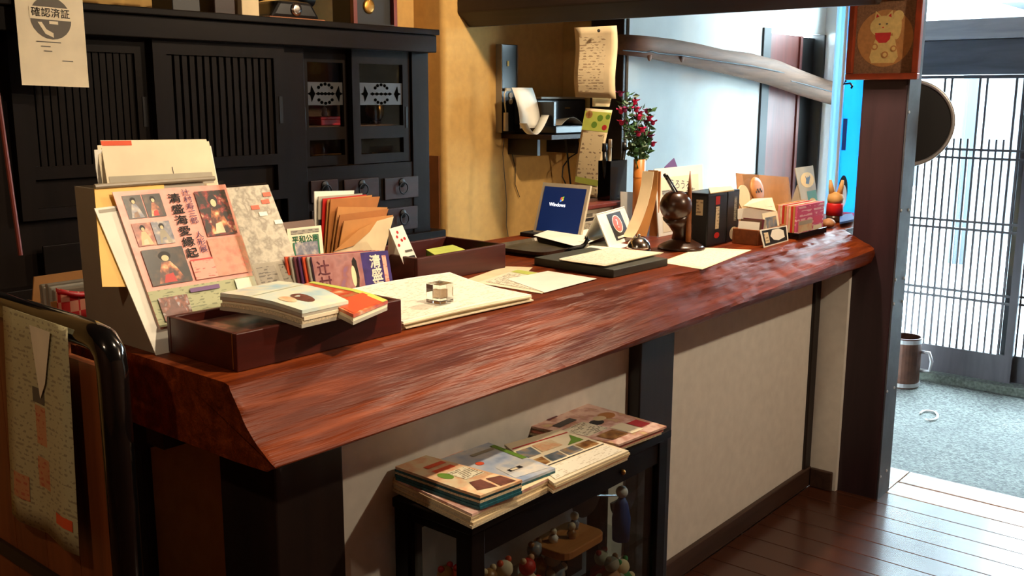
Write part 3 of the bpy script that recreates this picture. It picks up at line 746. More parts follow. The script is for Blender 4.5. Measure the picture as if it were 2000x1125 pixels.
# things inside the glass bay
t = thing('lacquer_box', 'small red lacquer box on the glass cabinet shelf', 'box', (cX(640), YC+0.16, zs))
p = PY(638, 246, YC+0.16)
MB().box(p.x-0.05, p.x+0.05, YC+0.13, YC+0.21, zs, zs+0.022).build('body', 'bunny_red', t, bevel=0.003)
MB().box(p.x-0.053, p.x+0.053, YC+0.127, YC+0.213, zs+0.0222, zs+0.032).build('lid', 'bunny_red', t, bevel=0.003)
b_ = thing('bird_ornament', 'tiny white ornament standing on the red lacquer box', 'ornament', (p.x, YC+0.17, zs+0.032))
MB().lathe((p.x, YC+0.17, zs+0.032), [(0.010, 0), (0.013, 0.010), (0.008, 0.022), (0.010, 0.030), (0.001, 0.038)], 12).build('figure', 'plastic_white', b_, smooth=True)
p = PY(733, 222, YC+0.2)
g_ = thing('gilt_ball', 'round golden ball ornament in the glass cabinet', 'ornament', (p.x, YC+0.2, zs))
MB().ball((p.x, YC+0.2, zs+0.052), 0.042).build('ball', 'brass', g_, smooth=True)
MB().lathe((p.x, YC+0.2, zs), [(0.022, 0), (0.022, 0.008), (0.012, 0.012)], 14).build('foot', 'dark_turned', g_)
for a, nm in ((655, 'low'), (770, 'far')):
    p = PY(a, 298, YC+0.18)
    tag(MB().box(p.x-0.07, p.x+0.07, YC+0.12, YC+0.24, zg0+0.0005, zg0+0.03).build('folded_cloth', 'kraft_deep', bevel=0.006),
        'folded reddish cloth low in the %s glass door' % ('first' if nm == 'low' else 'second'), 'cloth')
# things on top of the cabinet
def onTop(px, py): return PZ(px, py, ZT)
p = PY(740, 45, YC+0.10); zt = ZT
ck = thing('wall_clock', 'dark red wooden pendulum clock standing on the cabinet', 'clock', (p.x, YC+0.16, zt))
x0, x1 = PY(691, 30, YC+0.1).x, PY(776, 30, YC+0.1).x
MB().box(x0, x1, YC+0.12, YC+0.22, zt, zt+0.42).build('case', 'soot_black', ck)
for a, b in ((x0, x0+0.018), (x1-0.018, x1)): MB().box(a, b, YC+0.10, YC+0.119, zt, zt+0.42).build('frame', 'door_red_wood', ck)
MB().box(x0+0.0185, x1-0.0185, YC+0.10, YC+0.119, zt, zt+0.02).build('frame', 'soot_black', ck)
c = PY(723, 12, YC+0.11); MB().lathe((c.x, YC+0.1195, c.z), [(0.028, 0), (0.028, 0.004), (0.020, 0.007)], 20, (0, -1, 0)).build('pendulum', 'brass', ck, smooth=True)
MB().tube([(c.x, YC+0.115, c.z+0.02), (c.x, YC+0.115, zt+0.38)], 0.003, 6).build('rod', 'brass', ck)
bd = MB().box(PY(515, 20, YC+0.05).x, PY(625, 34, YC+0.05).x, YC+0.02, YC+0.2, zt, zt+0.012).build('serving_board', 'mid_wood', bevel=0.003); tag(bd, 'flat reddish board lying on top of the cabinet', 'board')
c = PY(560, 10, YC+0.1)
tp = thing('black_telephone', 'old black telephone on the board on top of the cabinet', 'telephone', (c.x, YC+0.1, zt+0.012))
MB().prism([(c.x-0.11, YC+0.05, zt+0.012), (c.x+0.11, YC+0.05, zt+0.012), (c.x+0.07, YC+0.05, zt+0.07), (c.x-0.07, YC+0.05, zt+0.07)], (0, 0.13, 0)).build('body', 'plastic_black', tp, bevel=0.012)
MB().lathe((c.x, YC+0.0505, zt+0.042), [(0.022, 0), (0.022, 0.006), (0.012, 0.008)], 18, (0, -1, 0)).build('dial', 'chrome', tp, smooth=True)
MB().tube([(c.x-0.12, YC+0.11, zt+0.083), (c.x-0.06, YC+0.11, zt+0.092), (c.x+0.06, YC+0.11, zt+0.092), (c.x+0.12, YC+0.11, zt+0.083)], [0.022, 0.014, 0.014, 0.022], 10).build('handset', 'plastic_black', tp, smooth=True)
for (a, w, mt, lab) in ((350, 0.10, 'soot_black', 'black box on top of the cabinet beside the paper boxes'), (475, 0.07, 'paper_cream', 'pale paper box on top of the cabinet beside the telephone'), (425, 0.08, 'cabinet_red', 'dark red box on top of the cabinet')):
    c = PY(a, 5, YC+0.12)
    o = thing('keepsake_box', lab, 'box', (c.x, YC+0.14, zt))
    MB().box(c.x-w/2, c.x+w/2, YC+0.08, YC+0.2, zt, zt+0.09).build('body', mt, o, bevel=0.003)
    MB().box(c.x-w/2-0.003, c.x+w/2+0.003, YC+0.077, YC+0.203, zt+0.0905, zt+0.115).build('lid', mt, o, bevel=0.003)
# certificate taped to the cabinet crown
q = YC-0.075
cT = Card('certificate', 'paper_warm', PY(43, 166, q-0.004), PY(174, 171, q-0.004)-PY(43, 166, q-0.004), V((0, 0, 0.30)), 0.0004)
tag(cT.ob, 'white certificate sheet with a round dark emblem taped to the cabinet', 'certificate')
cT.disc(0.5, 0.60, 0.056, 'ink_grey', 'emblem')
cT.rect(0.19, 0.585, 0.81, 0.695, 'paper_warm', 'emblem_band')
cT.text('確認済証', 0.5, 0.64, 0.026, 'ink_grey', 0.02, name='lettering', spacing=1.05)
cT.rect(0.47, 0.548, 0.60, 0.575, 'paper_warm', 'emblem_label')
cT.poly([(0.30, 0.56), (0.36, 0.56), (0.42, 0.50), (0.52, 0.47), (0.52, 0.43), (0.40, 0.46)], 'paper_warm', 'emblem_leaf')
for (a, b, w) in ((0.26, 0.385, 0.36), (0.32, 0.345, 0.14), (0.36, 0.305, 0.12), (0.62, 0.225, 0.16)):
    cT.rect(a, b, a+w, b+0.008, 'ink_grey', 'small_print')
# a red-brown rod leaning far left
a0, a1 = PY(0, 215, YC-0.2), PY(24, 384, YC-0.2)
tag(MB().tube([a0+(a0-a1)*0.3, a0, a1, a1+(a1-a0)*0.7], 0.006, 8).build('leaning_rod', 'door_red_wood'), 'thin red-brown rod leaning in front of the cabinet', 'rod')

# ================================================================== PRINTER SHELF ON THE OFFICE WALL
def oP(px, py, d=0.0): return PY(px, py, YO-d)
sh = thing('printer_shelf', 'dark wooden wall shelf carrying the printer', 'shelf', (oP(1050, 258).x, YO-0.15, oP(1050, 262, 0.15).z))
xs0 = oP(985, 258, 0.02).x; zS = oP(1040, 262, 0.16).z
MB().box(xs0, XPO+0.02, YO-0.30, YO-0.001, zS-0.022, zS).build('board', 'cabinet_red', sh, bevel=0.002)
for xx in (xs0+0.05, XPO-0.10): MB().box(xx, xx+0.02, YO-0.18, YO-0.001, zS-0.10, zS-0.0225).build('bracket', 'dark_timber', sh)
# black outlet panel
z1, z0 = oP(994, 88).z, oP(994, 258).z; xa, xb = oP(979, 170, 0.03).x, oP(1008, 170, 0.03).x
op = thing('outlet_panel', 'tall narrow black outlet panel on the cream wall', 'panel', ((xa+xb)/2, YO-0.02, z0))
zpb = max(z0, zS+0.001)
MB().box(xa, xb, YO-0.035, YO-0.0005, zpb, z1).build('panel', 'plastic_black', op, bevel=0.003)
MB().box(xa-0.004, xa-0.0005, YO-0.036, YO-0.0005, zpb, z1).build('edge', 'holder_grey', op)
MB().box(xb+0.0005, xb+0.006, YO-0.036, YO-0.0005, zpb, z1).build('edge', 'holder_grey', op)
for (a, b, r) in ((997, 186, 0.013), (997, 198, 0.013)):
    c = oP(a, b, 0.0355); MB().lathe(c, [(r, 0), (r, 0.004)], 14, (0, -1, 0)).build('socket', 'plastic_cream', op)
c = oP(992, 124, 0.036); MB().box(c.x-0.006, c.x+0.006, c.y-0.002, c.y, c.z-0.012, c.z+0.012).build('switch', 'brass', op)
c = oP(994, 175, 0.05)
pl = thing('power_plug', 'cream power plug and cord hanging on the black outlet panel', 'plug', oP(989, 240, 0.05))
MB().par(c-V((0.018, 0.0, 0.007)), (0.036, 0, 0), (0, 0.013, 0), (0, 0, 0.014)).build('plug', 'plastic_cream', pl, bevel=0.003)
pt = [oP(988, 177, 0.055), oP(985, 183, 0.055), oP(986, 200, 0.055), oP(988, 222, 0.055)]
MB().tube(pt, 0.004, 6).build('cord', 'plastic_cream', pl, smooth=True)
MB().tube([oP(988, 220, 0.055), oP(988, 256, 0.055)], [0.011, 0.012], 8).build('adaptor', 'plastic_cream', pl, smooth=True)
tag(MB().tube([oP(985, 262, 0.012), oP(982, 300, 0.012), oP(986, 350, 0.012), oP(990, 400, 0.012), oP(989, 440, 0.012), oP(995, 478, 0.012)], 0.0022, 6).build('thin_cord', 'ink_grey'), 'thin grey cord running down the cream wall', 'cord')
tag(MB().tube([oP(1000, 300, 0.01), oP(1007, 330, 0.01), oP(1006, 360, 0.01), oP(1015, 385, 0.01)], 0.002, 6).build('thin_cord', 'ink_black'), 'short black cord below the printer shelf', 'cord')
tag(MB().tube([oP(1103, 262, 0.14), oP(1108, 300, 0.14), oP(1112, 340, 0.14), oP(1116, 375, 0.14)], 0.005, 6).build('black_cable', 'plastic_black'), 'black cord hanging straight from the printer', 'cord')
tag(MB().tube([oP(1120, 262, 0.13), oP(1130, 280, 0.13), oP(1128, 298, 0.13), oP(1112, 308, 0.13), oP(1100, 325, 0.13), oP(1098, 345, 0.13), oP(1106, 362, 0.13)], 0.0035, 6).build('black_cable', 'plastic_black'), 'black looping cord below the printer', 'cord')
# printer
xq0, xq1 = oP(1056, 230, 0.26).x+0.085, XPO-0.005
pr_ = thing('printer', 'black desktop printer with paper in its tray on the wall shelf', 'printer', ((xq0+xq1)/2, YO-0.14, zS))
zp1 = oP(1080, 194, 0.26).z
MB().box(xq0, xq1, YO-0.28, YO-0.03, zS+0.002, zS+0.04).build('base', 'plastic_black', pr_, bevel=0.006)
MB().box(xq0, xq1, YO-0.17, YO-0.03, zS+0.041, zp1).build('body', 'plastic_dark', pr_, bevel=0.008)
MB().box(xq0+0.02, xq1-0.02, YO-0.18, YO-0.04, zp1+0.0005, zp1+0.012).build('lid', 'holder_grey', pr_, bevel=0.003)
MB().box(xq0, xq0+0.015, YO-0.27, YO-0.175, zS+0.0405, zp1-0.012).build('cheek', 'plastic_black', pr_)
c0 = V((xq0+0.03, YO-0.29, zS+0.043))
MB().sheet(lambda a, b: c0+V((0.19*a, 0.11*b, 0.035*math.sin(PI*min(1, a*1.1))*(1-0.3*b))), 8, 2, (0, 0, 1), 0.001).build('printed_sheet', 'paper_grey', pr_)
c = oP(1118, 211, 0.2); MB().box(c.x-0.02, c.x+0.02, YO-0.1715, YO-0.1703, c.z-0.003, c.z+0.003).build('badge', 'brass', pr_)
# white paper feed curling beside the printer
c = oP(1015, 172, 0.05)
pf = thing('paper_roll', 'curled white paper sheets standing beside the printer', 'paper', (c.x+0.06, YO-0.1, zS))
xw0, xw1 = oP(1016, 200, 0.2).x, min(oP(1056, 200, 0.2).x, xq0-0.006); zw1 = oP(1030, 171, 0.2).z
MB().sheet(lambda a, b: V((xw0+(xw1-xw0)*a, YO-0.20+0.05*b*b, zS+0.03+(zw1-zS-0.03)*b)), 3, 8, (0, -1, 0), 0.001).build('sheet', 'paper_white', pf, smooth=True)
MB().sheet(lambda a, b: V((xw0-0.012+(xw1-xw0+0.012)*a, YO-0.25+0.045*b, zS+0.003+0.075*(abs(2*a-0.85)**1.7)*0.9)), 14, 2, (0, 0, 1), 0.001).build('sheet', 'paper_white', pf, smooth=True)
# papers pinned on the post
def pinned(name, lab, cat, mat, c_tl, c_tr, c_br, c_bl, x, bend=None, nu=4, nv=8):
    tl, tr, br, bl = [PX(a, b, x) for a, b in (c_tl, c_tr, c_br, c_bl)]
    ox = bl; C = Card.__new__(Card); C.o = bl; C.u = br-bl; C.v = tl-bl; C.w = C.u.length; C.h = C.v.length
    C.n = V((-1, 0, 0)); C.bend = bend or (lambda a, b: 0.0); C.nu, C.nv = nu, nv; C.k = 0
    def at(a, b, off=0.0, tl=tl, tr=tr, br=br, bl=bl):
        p = (bl*(1-a)+br*a)*(1-b)+(tl*(1-a)+tr*a)*b
        return p+C.n*(C.bend(a, b)+off)
    C.at = at
    C.ob = MB().sheet(lambda a, b: at(a, b), nu, nv, (-1, 0, 0), 0.0005).build(name, mat, smooth=True); C.parent = C.ob
    tag(C.ob, lab, cat); return C
XB = bx0.x+0.004
ls = pinned('price_list', 'long cream list of small print hanging from the dark beam', 'list', 'paper_cream', (1123, 54), (1206, 50), (1203, 193), (1124, 190), XB-0.012, bend=lambda a, b: 0.008*math.sin(PI*2*b)+0.012*abs(a-0.5)*b, nu=6, nv=10)
ls.rect(0.1, 0.08, 0.72, 0.86, 'print_list', 'list_print')
l2 = pinned('note_slip', 'small cream slip hanging below the long list', 'note', 'paper_cream', (1157, 191), (1194, 191), (1190, 209), (1157, 208), XB-0.003)
MB().lathe(PX(1170, 60, XB-0.028), [(0.006, 0), (0.006, 0.004), (0.003, 0.008)], 10, (-1, 0, 0)).build('pin', 'iron', ls.ob)
cal = pinned('wall_calendar', 'narrow yellow-topped calendar strip hanging crooked below the list', 'calendar', 'paper_cream', (1144, 211), (1196, 215), (1166, 386), (1120, 376), XB-0.02, bend=lambda a, b: 0.01*math.sin(PI*b), nu=3, nv=8)
cal.rect(0.0, 0.75, 1.0, 0.97, 'yellow_band' if 'yellow_band' in MATS else 'lime_card', 'picture')
for (a, b, r, mt) in ((0.18, 0.93, 0.016, 'food_b'), (0.62, 0.9, 0.013, 'green_card'), (0.45, 0.82, 0.013, 'green_card'), (0.85, 0.8, 0.011, 'cat_red'), (0.9, 0.92, 0.01, 'green_card')): cal.disc(a, b, r, mt, 'picture_fruit', n=14)
cal.rect(0.08, 0.2, 0.92, 0.73, 'print_cal', 'days')
cal.rect(0.03, 0.13, 0.97, 0.2, 'lime_card', 'band')
cal.rect(0.08, 0.02, 0.95, 0.1, 'print_cal', 'imprint')

# ================================================================== STANDING SCREEN AT THE NEAR END
XS = 0.80
scn = thing('standing_screen', 'black lacquered frame screen with brown boards beside the counter', 'screen', (XS, 1.95, 0))
yn = 1.535; ztp = 1.10; yf = 2.45
ptsf = [V((XS, yn, -0.0)), V((XS, yn, ztp-0.05)), V((XS, yn+0.006, ztp-0.022)), V((XS, yn+0.022, ztp-0.006)), V((XS, yn+0.05, ztp)), V((XS, 2.0, ztp+0.004)), V((XS, yf, ztp+0.004)), V((XS, yf+0.05, ztp-0.03)), V((XS, yf+0.07, ztp-0.09)), V((XS, yf+0.07, 0))]
MB().tube(ptsf, 0.026, 12).build('frame', 'black_lacquer', scn, smooth=True)
nb = 7; b0 = None
for i in range(nb):
    y0 = yn+0.024+(yf-yn+0.02)*i/nb; y1 = yn+0.024+(yf-yn+0.02)*(i+1)/nb
    z1 = ztp-0.012 if i not in (0, nb-1) else ztp-0.05
    MB().box(XS-0.008, XS+0.008, y0, y1-0.002, 0.12, z1).build('plank', 'screen_board', scn)
MB().box(XS-0.016, XS+0.016, yn+0.024, yf+0.05, 0.57, 0.60).build('rail', 'dark_timber_y', scn)
MB().box(XS-0.02, XS+0.02, yn+0.02, yf+0.05, 0.08, 0.12).build('rail', 'black_lacquer', scn)
for yy in (yn, yf+0.07): MB().box(XS-0.12, XS+0.12, yy-0.03, yy+0.03, 0.0, 0.05).build('foot', 'black_lacquer', scn, bevel=0.01)
hm = pinned('sketch_map', 'long faded hand-drawn map sheet hanging on the standing screen', 'map', 'print_map_left', (5, 597), (131, 640), (168, 1082), (36, 1000), XS-0.030, bend=lambda a, b: 0.012*(1-b)+0.006*math.sin(3*PI*a)*(1-b), nu=6, nv=10)
for (a0, b0_, a1, b1, mt) in ((0.44, 0.42, 0.60, 0.60, 'map_salmon'), (0.42, 0.22, 0.62, 0.36, 'map_salmon'), (0.72, 0.10, 0.95, 0.15, 'orange_red'), (0.10, 0.12, 0.32, 0.24, 'map_salmon'), (0.42, 0.61, 0.60, 0.68, 'ink_grey')):
    hm.rect(a0, b0_, a1, b1, mt, 'map_patch')
hm.poly([(0.46, 0.96), (0.78, 0.96), (0.66, 0.72), (0.56, 0.64)], 'paper_warm', 'folded_strip', off=0.004)

# ================================================================== ON THE COUNTER
ORD = ['first', 'second', 'third', 'fourth', 'fifth', 'sixth', 'seventh', 'eighth', 'ninth', 'tenth', 'eleventh']
class QCard(Card):
    """sheet through four world corners (bl, br, tr, tl)"""
    def __init__(s, name, mat, bl, br, tr, tl, th=0.0006, parent=None, bend=None, nu=1, nv=1, smooth=True):
        s.c = [V(bl), V(br), V(tr), V(tl)]; s.u = s.c[1]-s.c[0]; s.v = s.c[3]-s.c[0]; s.w = s.u.length; s.h = s.v.length
        s.n = s.u.cross(s.v).normalized(); s.bend = bend; s.nu, s.nv = nu, nv; s.k = 0
        s.ob = MB().sheet(lambda a, b: s.at(a, b), nu, nv, s.n, th).build(name, mat, parent); s.parent = s.ob
        if bend and smooth:
            for p in s.ob.data.polygons: p.use_smooth = True
            s.ob.modifiers.new('es', 'EDGE_SPLIT').split_angle = R(40)
    def at(s, a, b, off=0.0):
        bl, br, tr, tl = s.c
        p = (bl*(1-a)+br*a)*(1-b)+(tl*(1-a)+tr*a)*b
        return p+s.n*((s.bend(a, b) if s.bend else 0.0)+off)
def zq(pix, z): return [PZ(a, b, z) for a, b in pix]
def pile(name, lab_top, lab_rest, cat, pix, ztop, n, th, mat_top, mat_rest, group, jit=0.006, bend=None, nu=1, nv=1):
    """a pile of booklets, each one an object; pix = bl, br, tr, tl of the top one"""
    C = None; base = zq(pix, ztop)
    for i in range(n):
        d = V((random.uniform(-jit, jit), random.uniform(-jit, jit), 0)) if i else V((0, 0, 0))
        q = [p+d-V((0, 0, i*th)) for p in base]
        c = QCard(name, mat_top if i == 0 else mat_rest[i % len(mat_rest)], *q, th=th*0.96, bend=bend, nu=nu, nv=nv)
        tag(c.ob, lab_top if i == 0 else lab_rest % ORD[i], cat, group)
        if i == 0: C = c
    return C
def tray(name, lab, x0, x1, y0, y1, z0, z1, mat, w=0.012):
    t = thing(name, lab, 'tray', ((x0+x1)/2, (y0+y1)/2, z0))
    MB().box(x0+w, x1-w, y0+w, y1-w, z0+0.002, z0+0.010).build('bottom', mat, t)
    MB().box(x0, x1, y0, y0+w, z0, z1).build('side', mat, t, bevel=0.002); MB().box(x0, x1, y1-w, y1, z0, z1).build('side', mat, t, bevel=0.002)
    MB().box(x0, x0+w, y0+w, y1-w, z0, z1).build('side', mat, t, bevel=0.002); MB().box(x1-w, x1, y0+w, y1-w, z0, z1).build('side', mat, t, bevel=0.002)
    return t
T = TOP+0.0003
# ---- near tray with magazines
a = PZ(464, 728, T); b = PZ(779, 648, T); zr = PX(466, 654, a.x).z
t1 = tray('wooden_tray', 'dark red wooden tray full of magazines at the near counter end', a.x, b.x, a.y, a.y+0.222, T, zr, 'tray_red')
MB().box(a.x-0.0006, a.x-0.0001, a.y+0.010, a.y+0.0125, T+0.004, zr-0.002).build('joint_line', 'brass', t1)
tx0, tx1, ty0, ty1 = a.x+0.013, b.x-0.013, a.y+0.013, a.y+0.209
for i in range(5):
    c = QCard('magazine', 'magazine_dark' if i == 4 else 'page_edges', (tx0+0.002, ty0+0.002, T+0.011+i*0.0085), (tx0+0.175, ty0+0.002, T+0.011+i*0.0085), (tx0+0.175, ty1-0.004, T+0.011+i*0.0085), (tx0+0.002, ty1-0.004, T+0.011+i*0.0085), th=-0.0080)
    tag(c.ob, 'dark glossy magazine lying flat in the near tray' if i == 4 else '%s magazine from the bottom of the near tray' % ORD[i], 'magazine', 'magazines in the near tray')
zl = T+0.011+5*0.0085
mg = pile('leaflet', 'top leaflet with brown ovals on the thick pale pile', '%s leaflet from the top of the thick pale pile in the near tray', 'leaflet', [(590, 602), (680, 577), (545, 549), (430, 573)], zr+0.0355, 5, 0.0066, 'magazine_blue', ['page_edges', 'paper_grey', 'paper_warm'], 'leaflets piled in the near tray', 0.004,
          bend=lambda a, b: -0.010*max(0, 0.35-b)/0.35*(0.4+0.6*a)+0.004*math.sin(PI*b), nu=4, nv=6)
mg.disc(0.45, 0.26, 0.018, 'wood_block', 'printed_oval', 0.030); mg.disc(0.22, 0.30, 0.014, 'leaf_orange', 'printed_oval', 0.022)
mg.rect(0.0, 0.62, 1.0, 1.0, 'sky_pale' if 'sky_pale' in MATS else 'magazine_blue', 'cover_band')
hot = pile('leaflet', 'top leaflet with an orange picture at the far end of the tray', '%s leaflet from the top under the orange picture in the near tray', 'leaflet', [(690, 604), (757, 577), (612, 550), (545, 566)], zr+0.0215, 3, 0.0066, 'magazine_hot', ['page_edges', 'paper_warm', 'paper_grey'], 'leaflets piled in the near tray', 0.003,
           bend=lambda a, b: -0.010*max(0, 0.3-b)/0.3, nu=3, nv=5)
hot.rect(0.05, 0.02, 0.9, 0.28, 'orange_red', 'cover_picture'); hot.rect(0.85, 0.0, 1.0, 1.0, 'lime_card', 'cover_band'); hot.rect(0.0, 0.72, 0.3, 1.0, 'deep_blue', 'cover_band')
# ---- brochure stand with the pink flyer
def lean(z): return 1.669+0.494*(z-TOP)      # y of the leaning front
bsx0, bsx1 = 0.962, 1.200
bs = thing('brochure_stand', 'grey easel stand holding the pink flyer', 'stand', (1.09, 1.80, T))
fb, ft = lean(1.03)+0.010, lean(1.325)+0.008
MB().prism([(bsx0, fb, T), (bsx0, fb+0.003, T), (bsx0-0.02, ft+0.003, 1.325), (bsx0-0.02, ft, 1.325)], (bsx1-bsx0, 0, 0)).build('front_plate', 'holder_grey', bs)
MB().prism([(bsx0, 1.932, T), (bsx0, 1.935, T), (bsx0-0.02, ft+0.075, 1.325), (bsx0-0.02, ft+0.072, 1.325)], (bsx1-bsx0, 0, 0)).build('back_plate', 'holder_grey', bs)
MB().prism([(bsx0, fb+0.0035, T), (bsx0, 1.9315, T), (bsx0-0.02, ft+0.0715, 1.325), (bsx0-0.02, ft+0.0035, 1.325)], (0.003, 0, 0)).build('side_plate', 'holder_grey', bs)
MB().prism([(bsx1+0.004, lean(1.05)-0.012, 1.045), (bsx1+0.020, lean(1.05)-0.012, 1.045), (bsx1+0.016, lean(1.325)-0.012, 1.325), (bsx1+0.002, lean(1.325)-0.012, 1.325)], (0, -0.0015, 0)).build('clear_edge', 'clear_film', bs)
MB().tube([(bsx0-0.02, lean(1.325)+0.004, 1.329), (bsx1+0.006, lean(1.325)+0.004, 1.329)], 0.005, 8).build('top_edge', 'holder_grey', bs)
def leaned(px, py, d):      # point of the leaning plane (shifted d towards the room) under a pixel
    r_ = ray(px, py); t = (1.669-d+0.494*(EYE.z-TOP))/(r_.y-0.494*r_.z); return EYE+r_*t
wf_ = QCard('flyer', 'paper_white', leaned(306, 696, 0.0), leaned(420, 668, 0.0), leaned(310, 392, 0.0), leaned(184, 407, 0.0), 0.002)
tag(wf_.ob, 'white flyer peeking out behind the pink one on the grey stand', 'flyer')
wf_.rect(0.34, 0.55, 0.6, 0.64, 'orange_red', 'red_tab'); wf_.rect(0.42, 0.22, 0.75, 0.46, 'photo_dark', 'photo'); wf_.rect(0.05, 0.965, 0.6, 0.985, 'print_grey', 'heading')
for k in range(3): wf_.disc(0.52+0.03*k, 0.18-0.05*k, 0.003, 'ink_black', 'punch_mark', n=8)
pk = QCard('flyer', 'pink_paper', leaned(312, 640, 0.006), leaned(513, 602, 0.006), leaned(440, 360, 0.006), leaned(219, 375, 0.006), 0.0015)
tag(pk.ob, 'pink doll exhibition flyer with dark photographs on the grey stand', 'flyer')
pk.rect(0, 0, 1, 0.26, 'print_green', 'lower_band')
def doll_photo(u0, v0, u1, v1, bg, robe, robe2, head=0.18):
    w, h = u1-u0, v1-v0; m_ = u0+w*0.5
    pk.rect(u0, v0, u1, v1, bg, 'photo')
    pk.poly([(u0+w*0.18, v0+h*0.04), (u0+w*0.86, v0+h*0.04), (u0+w*0.72, v0+h*0.42), (m_+w*0.10, v0+h*0.62), (m_-w*0.12, v0+h*0.62), (u0+w*0.28, v0+h*0.38)], robe, 'doll_robe')
    pk.poly([(u0+w*0.30, v0+h*0.05), (u0+w*0.62, v0+h*0.05), (u0+w*0.58, v0+h*0.30), (u0+w*0.38, v0+h*0.26)], robe2, 'doll_sash')
    pk.disc(m_, v0+h*0.78, w*0.15*pk.w, 'ink_black', 'doll_hair', h*0.13*pk.h, n=16); pk.disc(m_, v0+h*0.72, w*0.09*pk.w, 'paper_cream', 'doll_face', h*0.085*pk.h, n=14)
doll_photo(0.06, 0.79, 0.215, 0.965, 'photo_dark', 'photo_doll_d', 'food_b'); doll_photo(0.225, 0.79, 0.38, 0.965, 'photo_dark', 'photo_doll_b', 'ink_red')
doll_photo(0.06, 0.585, 0.215, 0.755, 'photo_doll_c', 'paper_cream', 'paper_warm'); doll_photo(0.22, 0.585, 0.38, 0.755, 'photo_doll_d', 'paper_grey', 'photo_doll_d')
doll_photo(0.06, 0.29, 0.42, 0.555, 'photo_dark', 'photo_doll_b', 'ink_red'); doll_photo(0.68, 0.60, 0.97, 0.955, 'photo_doll_a', 'photo_doll_b', 'leaf_orange')
pk.text('清盛海愛縁起', 0.49, 0.70, 0.0215, 'ink_black', 0.03, True, 1.1, 'title', sx=1.25)
pk.text('辻村寿三郎 人形展', 0.605, 0.73, 0.0155, 'ink_purple', 0.01, True, 1.0, 'subtitle', sx=1.15)
pk.rect(0.66, 0.29, 1.0, 0.58, 'pink_mottle', 'mottled_patch')
pk.rect(0.45, 0.29, 0.66, 0.43, 'print_pink', 'text_box'); pk.rect(0.45, 0.43, 0.66, 0.443, 'ink_red', 'rule')
pk.rect(0.06, 0.03, 0.32, 0.20, 'photo_castle', 'photo'); pk.poly([(0.08, 0.04), (0.28, 0.04), (0.27, 0.10), (0.22, 0.12), (0.20, 0.18), (0.16, 0.18), (0.14, 0.12), (0.09, 0.10)], 'wood_block', 'castle')
pk.rect(0.36, 0.205, 0.64, 0.235, 'ink_purple', 'heading')
pk.rect(0.80, 0.02, 1.0, 0.25, 'magazine_blue', 'blue_patch')
yf_ = QCard('folder', 'yellow_folder', leaned(200, 560, -0.004), leaned(330, 560, -0.004), leaned(320, 355, -0.004), leaned(184, 367, -0.004), 0.002)
tag(yf_.ob, 'yellow folder edge behind the pink flyer', 'folder')
for i, (tl, tr, lab, mt) in enumerate((((196, 274), (403, 272), 'front sheet with a red corner mark standing tall behind the pink flyer', 'paper_warm'), ((184, 284), (408, 276), 'second tall sheet curling out behind the pink flyer', 'paper_warm'), ((172, 293), (412, 285), 'rearmost tall sheet curling out behind the pink flyer', 'paper_white'))):
    y = 1.850+i*0.010; tlp, trp = PY(*tl, y), PY(*tr, y)
    bl = V((PY(222 if i == 0 else 218, 420, y).x, y-0.012, T+0.16)); br = V((PY(440, 420, y).x, y-0.012, T+0.16))
    c = QCard('tall_sheet', mt, bl, br, trp, tlp, 0.0012, bend=(lambda a, b, i=i: 0.012*i*(max(0, b-0.5)**2)*4*(1-a)**2), nu=4, nv=6)
    tag(c.ob, lab, 'paper', 'tall sheets behind the pink flyer')
    if i == 0:
        c.rect(0.0, 0.955, 0.27, 0.995, 'orange_red', 'red_mark'); c.rect(0.02, 0.60, 0.98, 0.70, 'paper_grey', 'grey_band'); c.rect(0.60, 0.70, 0.607, 0.76, 'ink_grey', 'tick')
# ---- map in a clear holder
mo, mu_, mv_ = V((1.232, 1.775, 1.04)), V((0.182, 0, 0)), V((-0.008, 0.135, 0.258))
mh = thing('map_holder', 'clear acrylic holder with a grey map beside the pink flyer', 'holder', (1.29, 1.86, T))
MB().par(mo+V((-0.008, 0.004, -0.02)), mu_+V((0.016, 0, 0)), mv_*1.09, (0, 0.003, 0)).build('back_plate', 'clear_film', mh)
MB().prism([(mo.x-0.008, mo.y+0.008, T), (mo.x-0.008, mo.y+0.20, T), (mo.x-0.012, mo.y+0.13, T+0.22)], (0.196, 0, 0)).build('foot', 'clear_film', mh)
mc = Card('map_sheet', 'photo_map', mo, mu_, mv_, 0.001); tag(mc.ob, 'grey illustrated map sheet in the clear holder', 'map')
mc.rect(0.0, 0.0, 1.0, 0.36, 'paper_grey', 'lower_panel')
for k in range(3): mc.rect(0.04+0.33*k, 0.14, 0.31+0.33*k, 0.33, 'print_grey', 'text_column'); mc.rect(0.04+0.33*k, 0.02, 0.31+0.33*k, 0.12, 'paper_white', 'sketch_box')
for (p_, q_) in ((0.62, 0.80), (0.80, 0.84), (0.70, 0.74), (0.88, 0.66), (0.86, 0.90)): mc.rect(p_, q_, p_+0.12, q_+0.035, 'orange_red' if q_ > 0.75 else 'paper_white', 'map_tag')
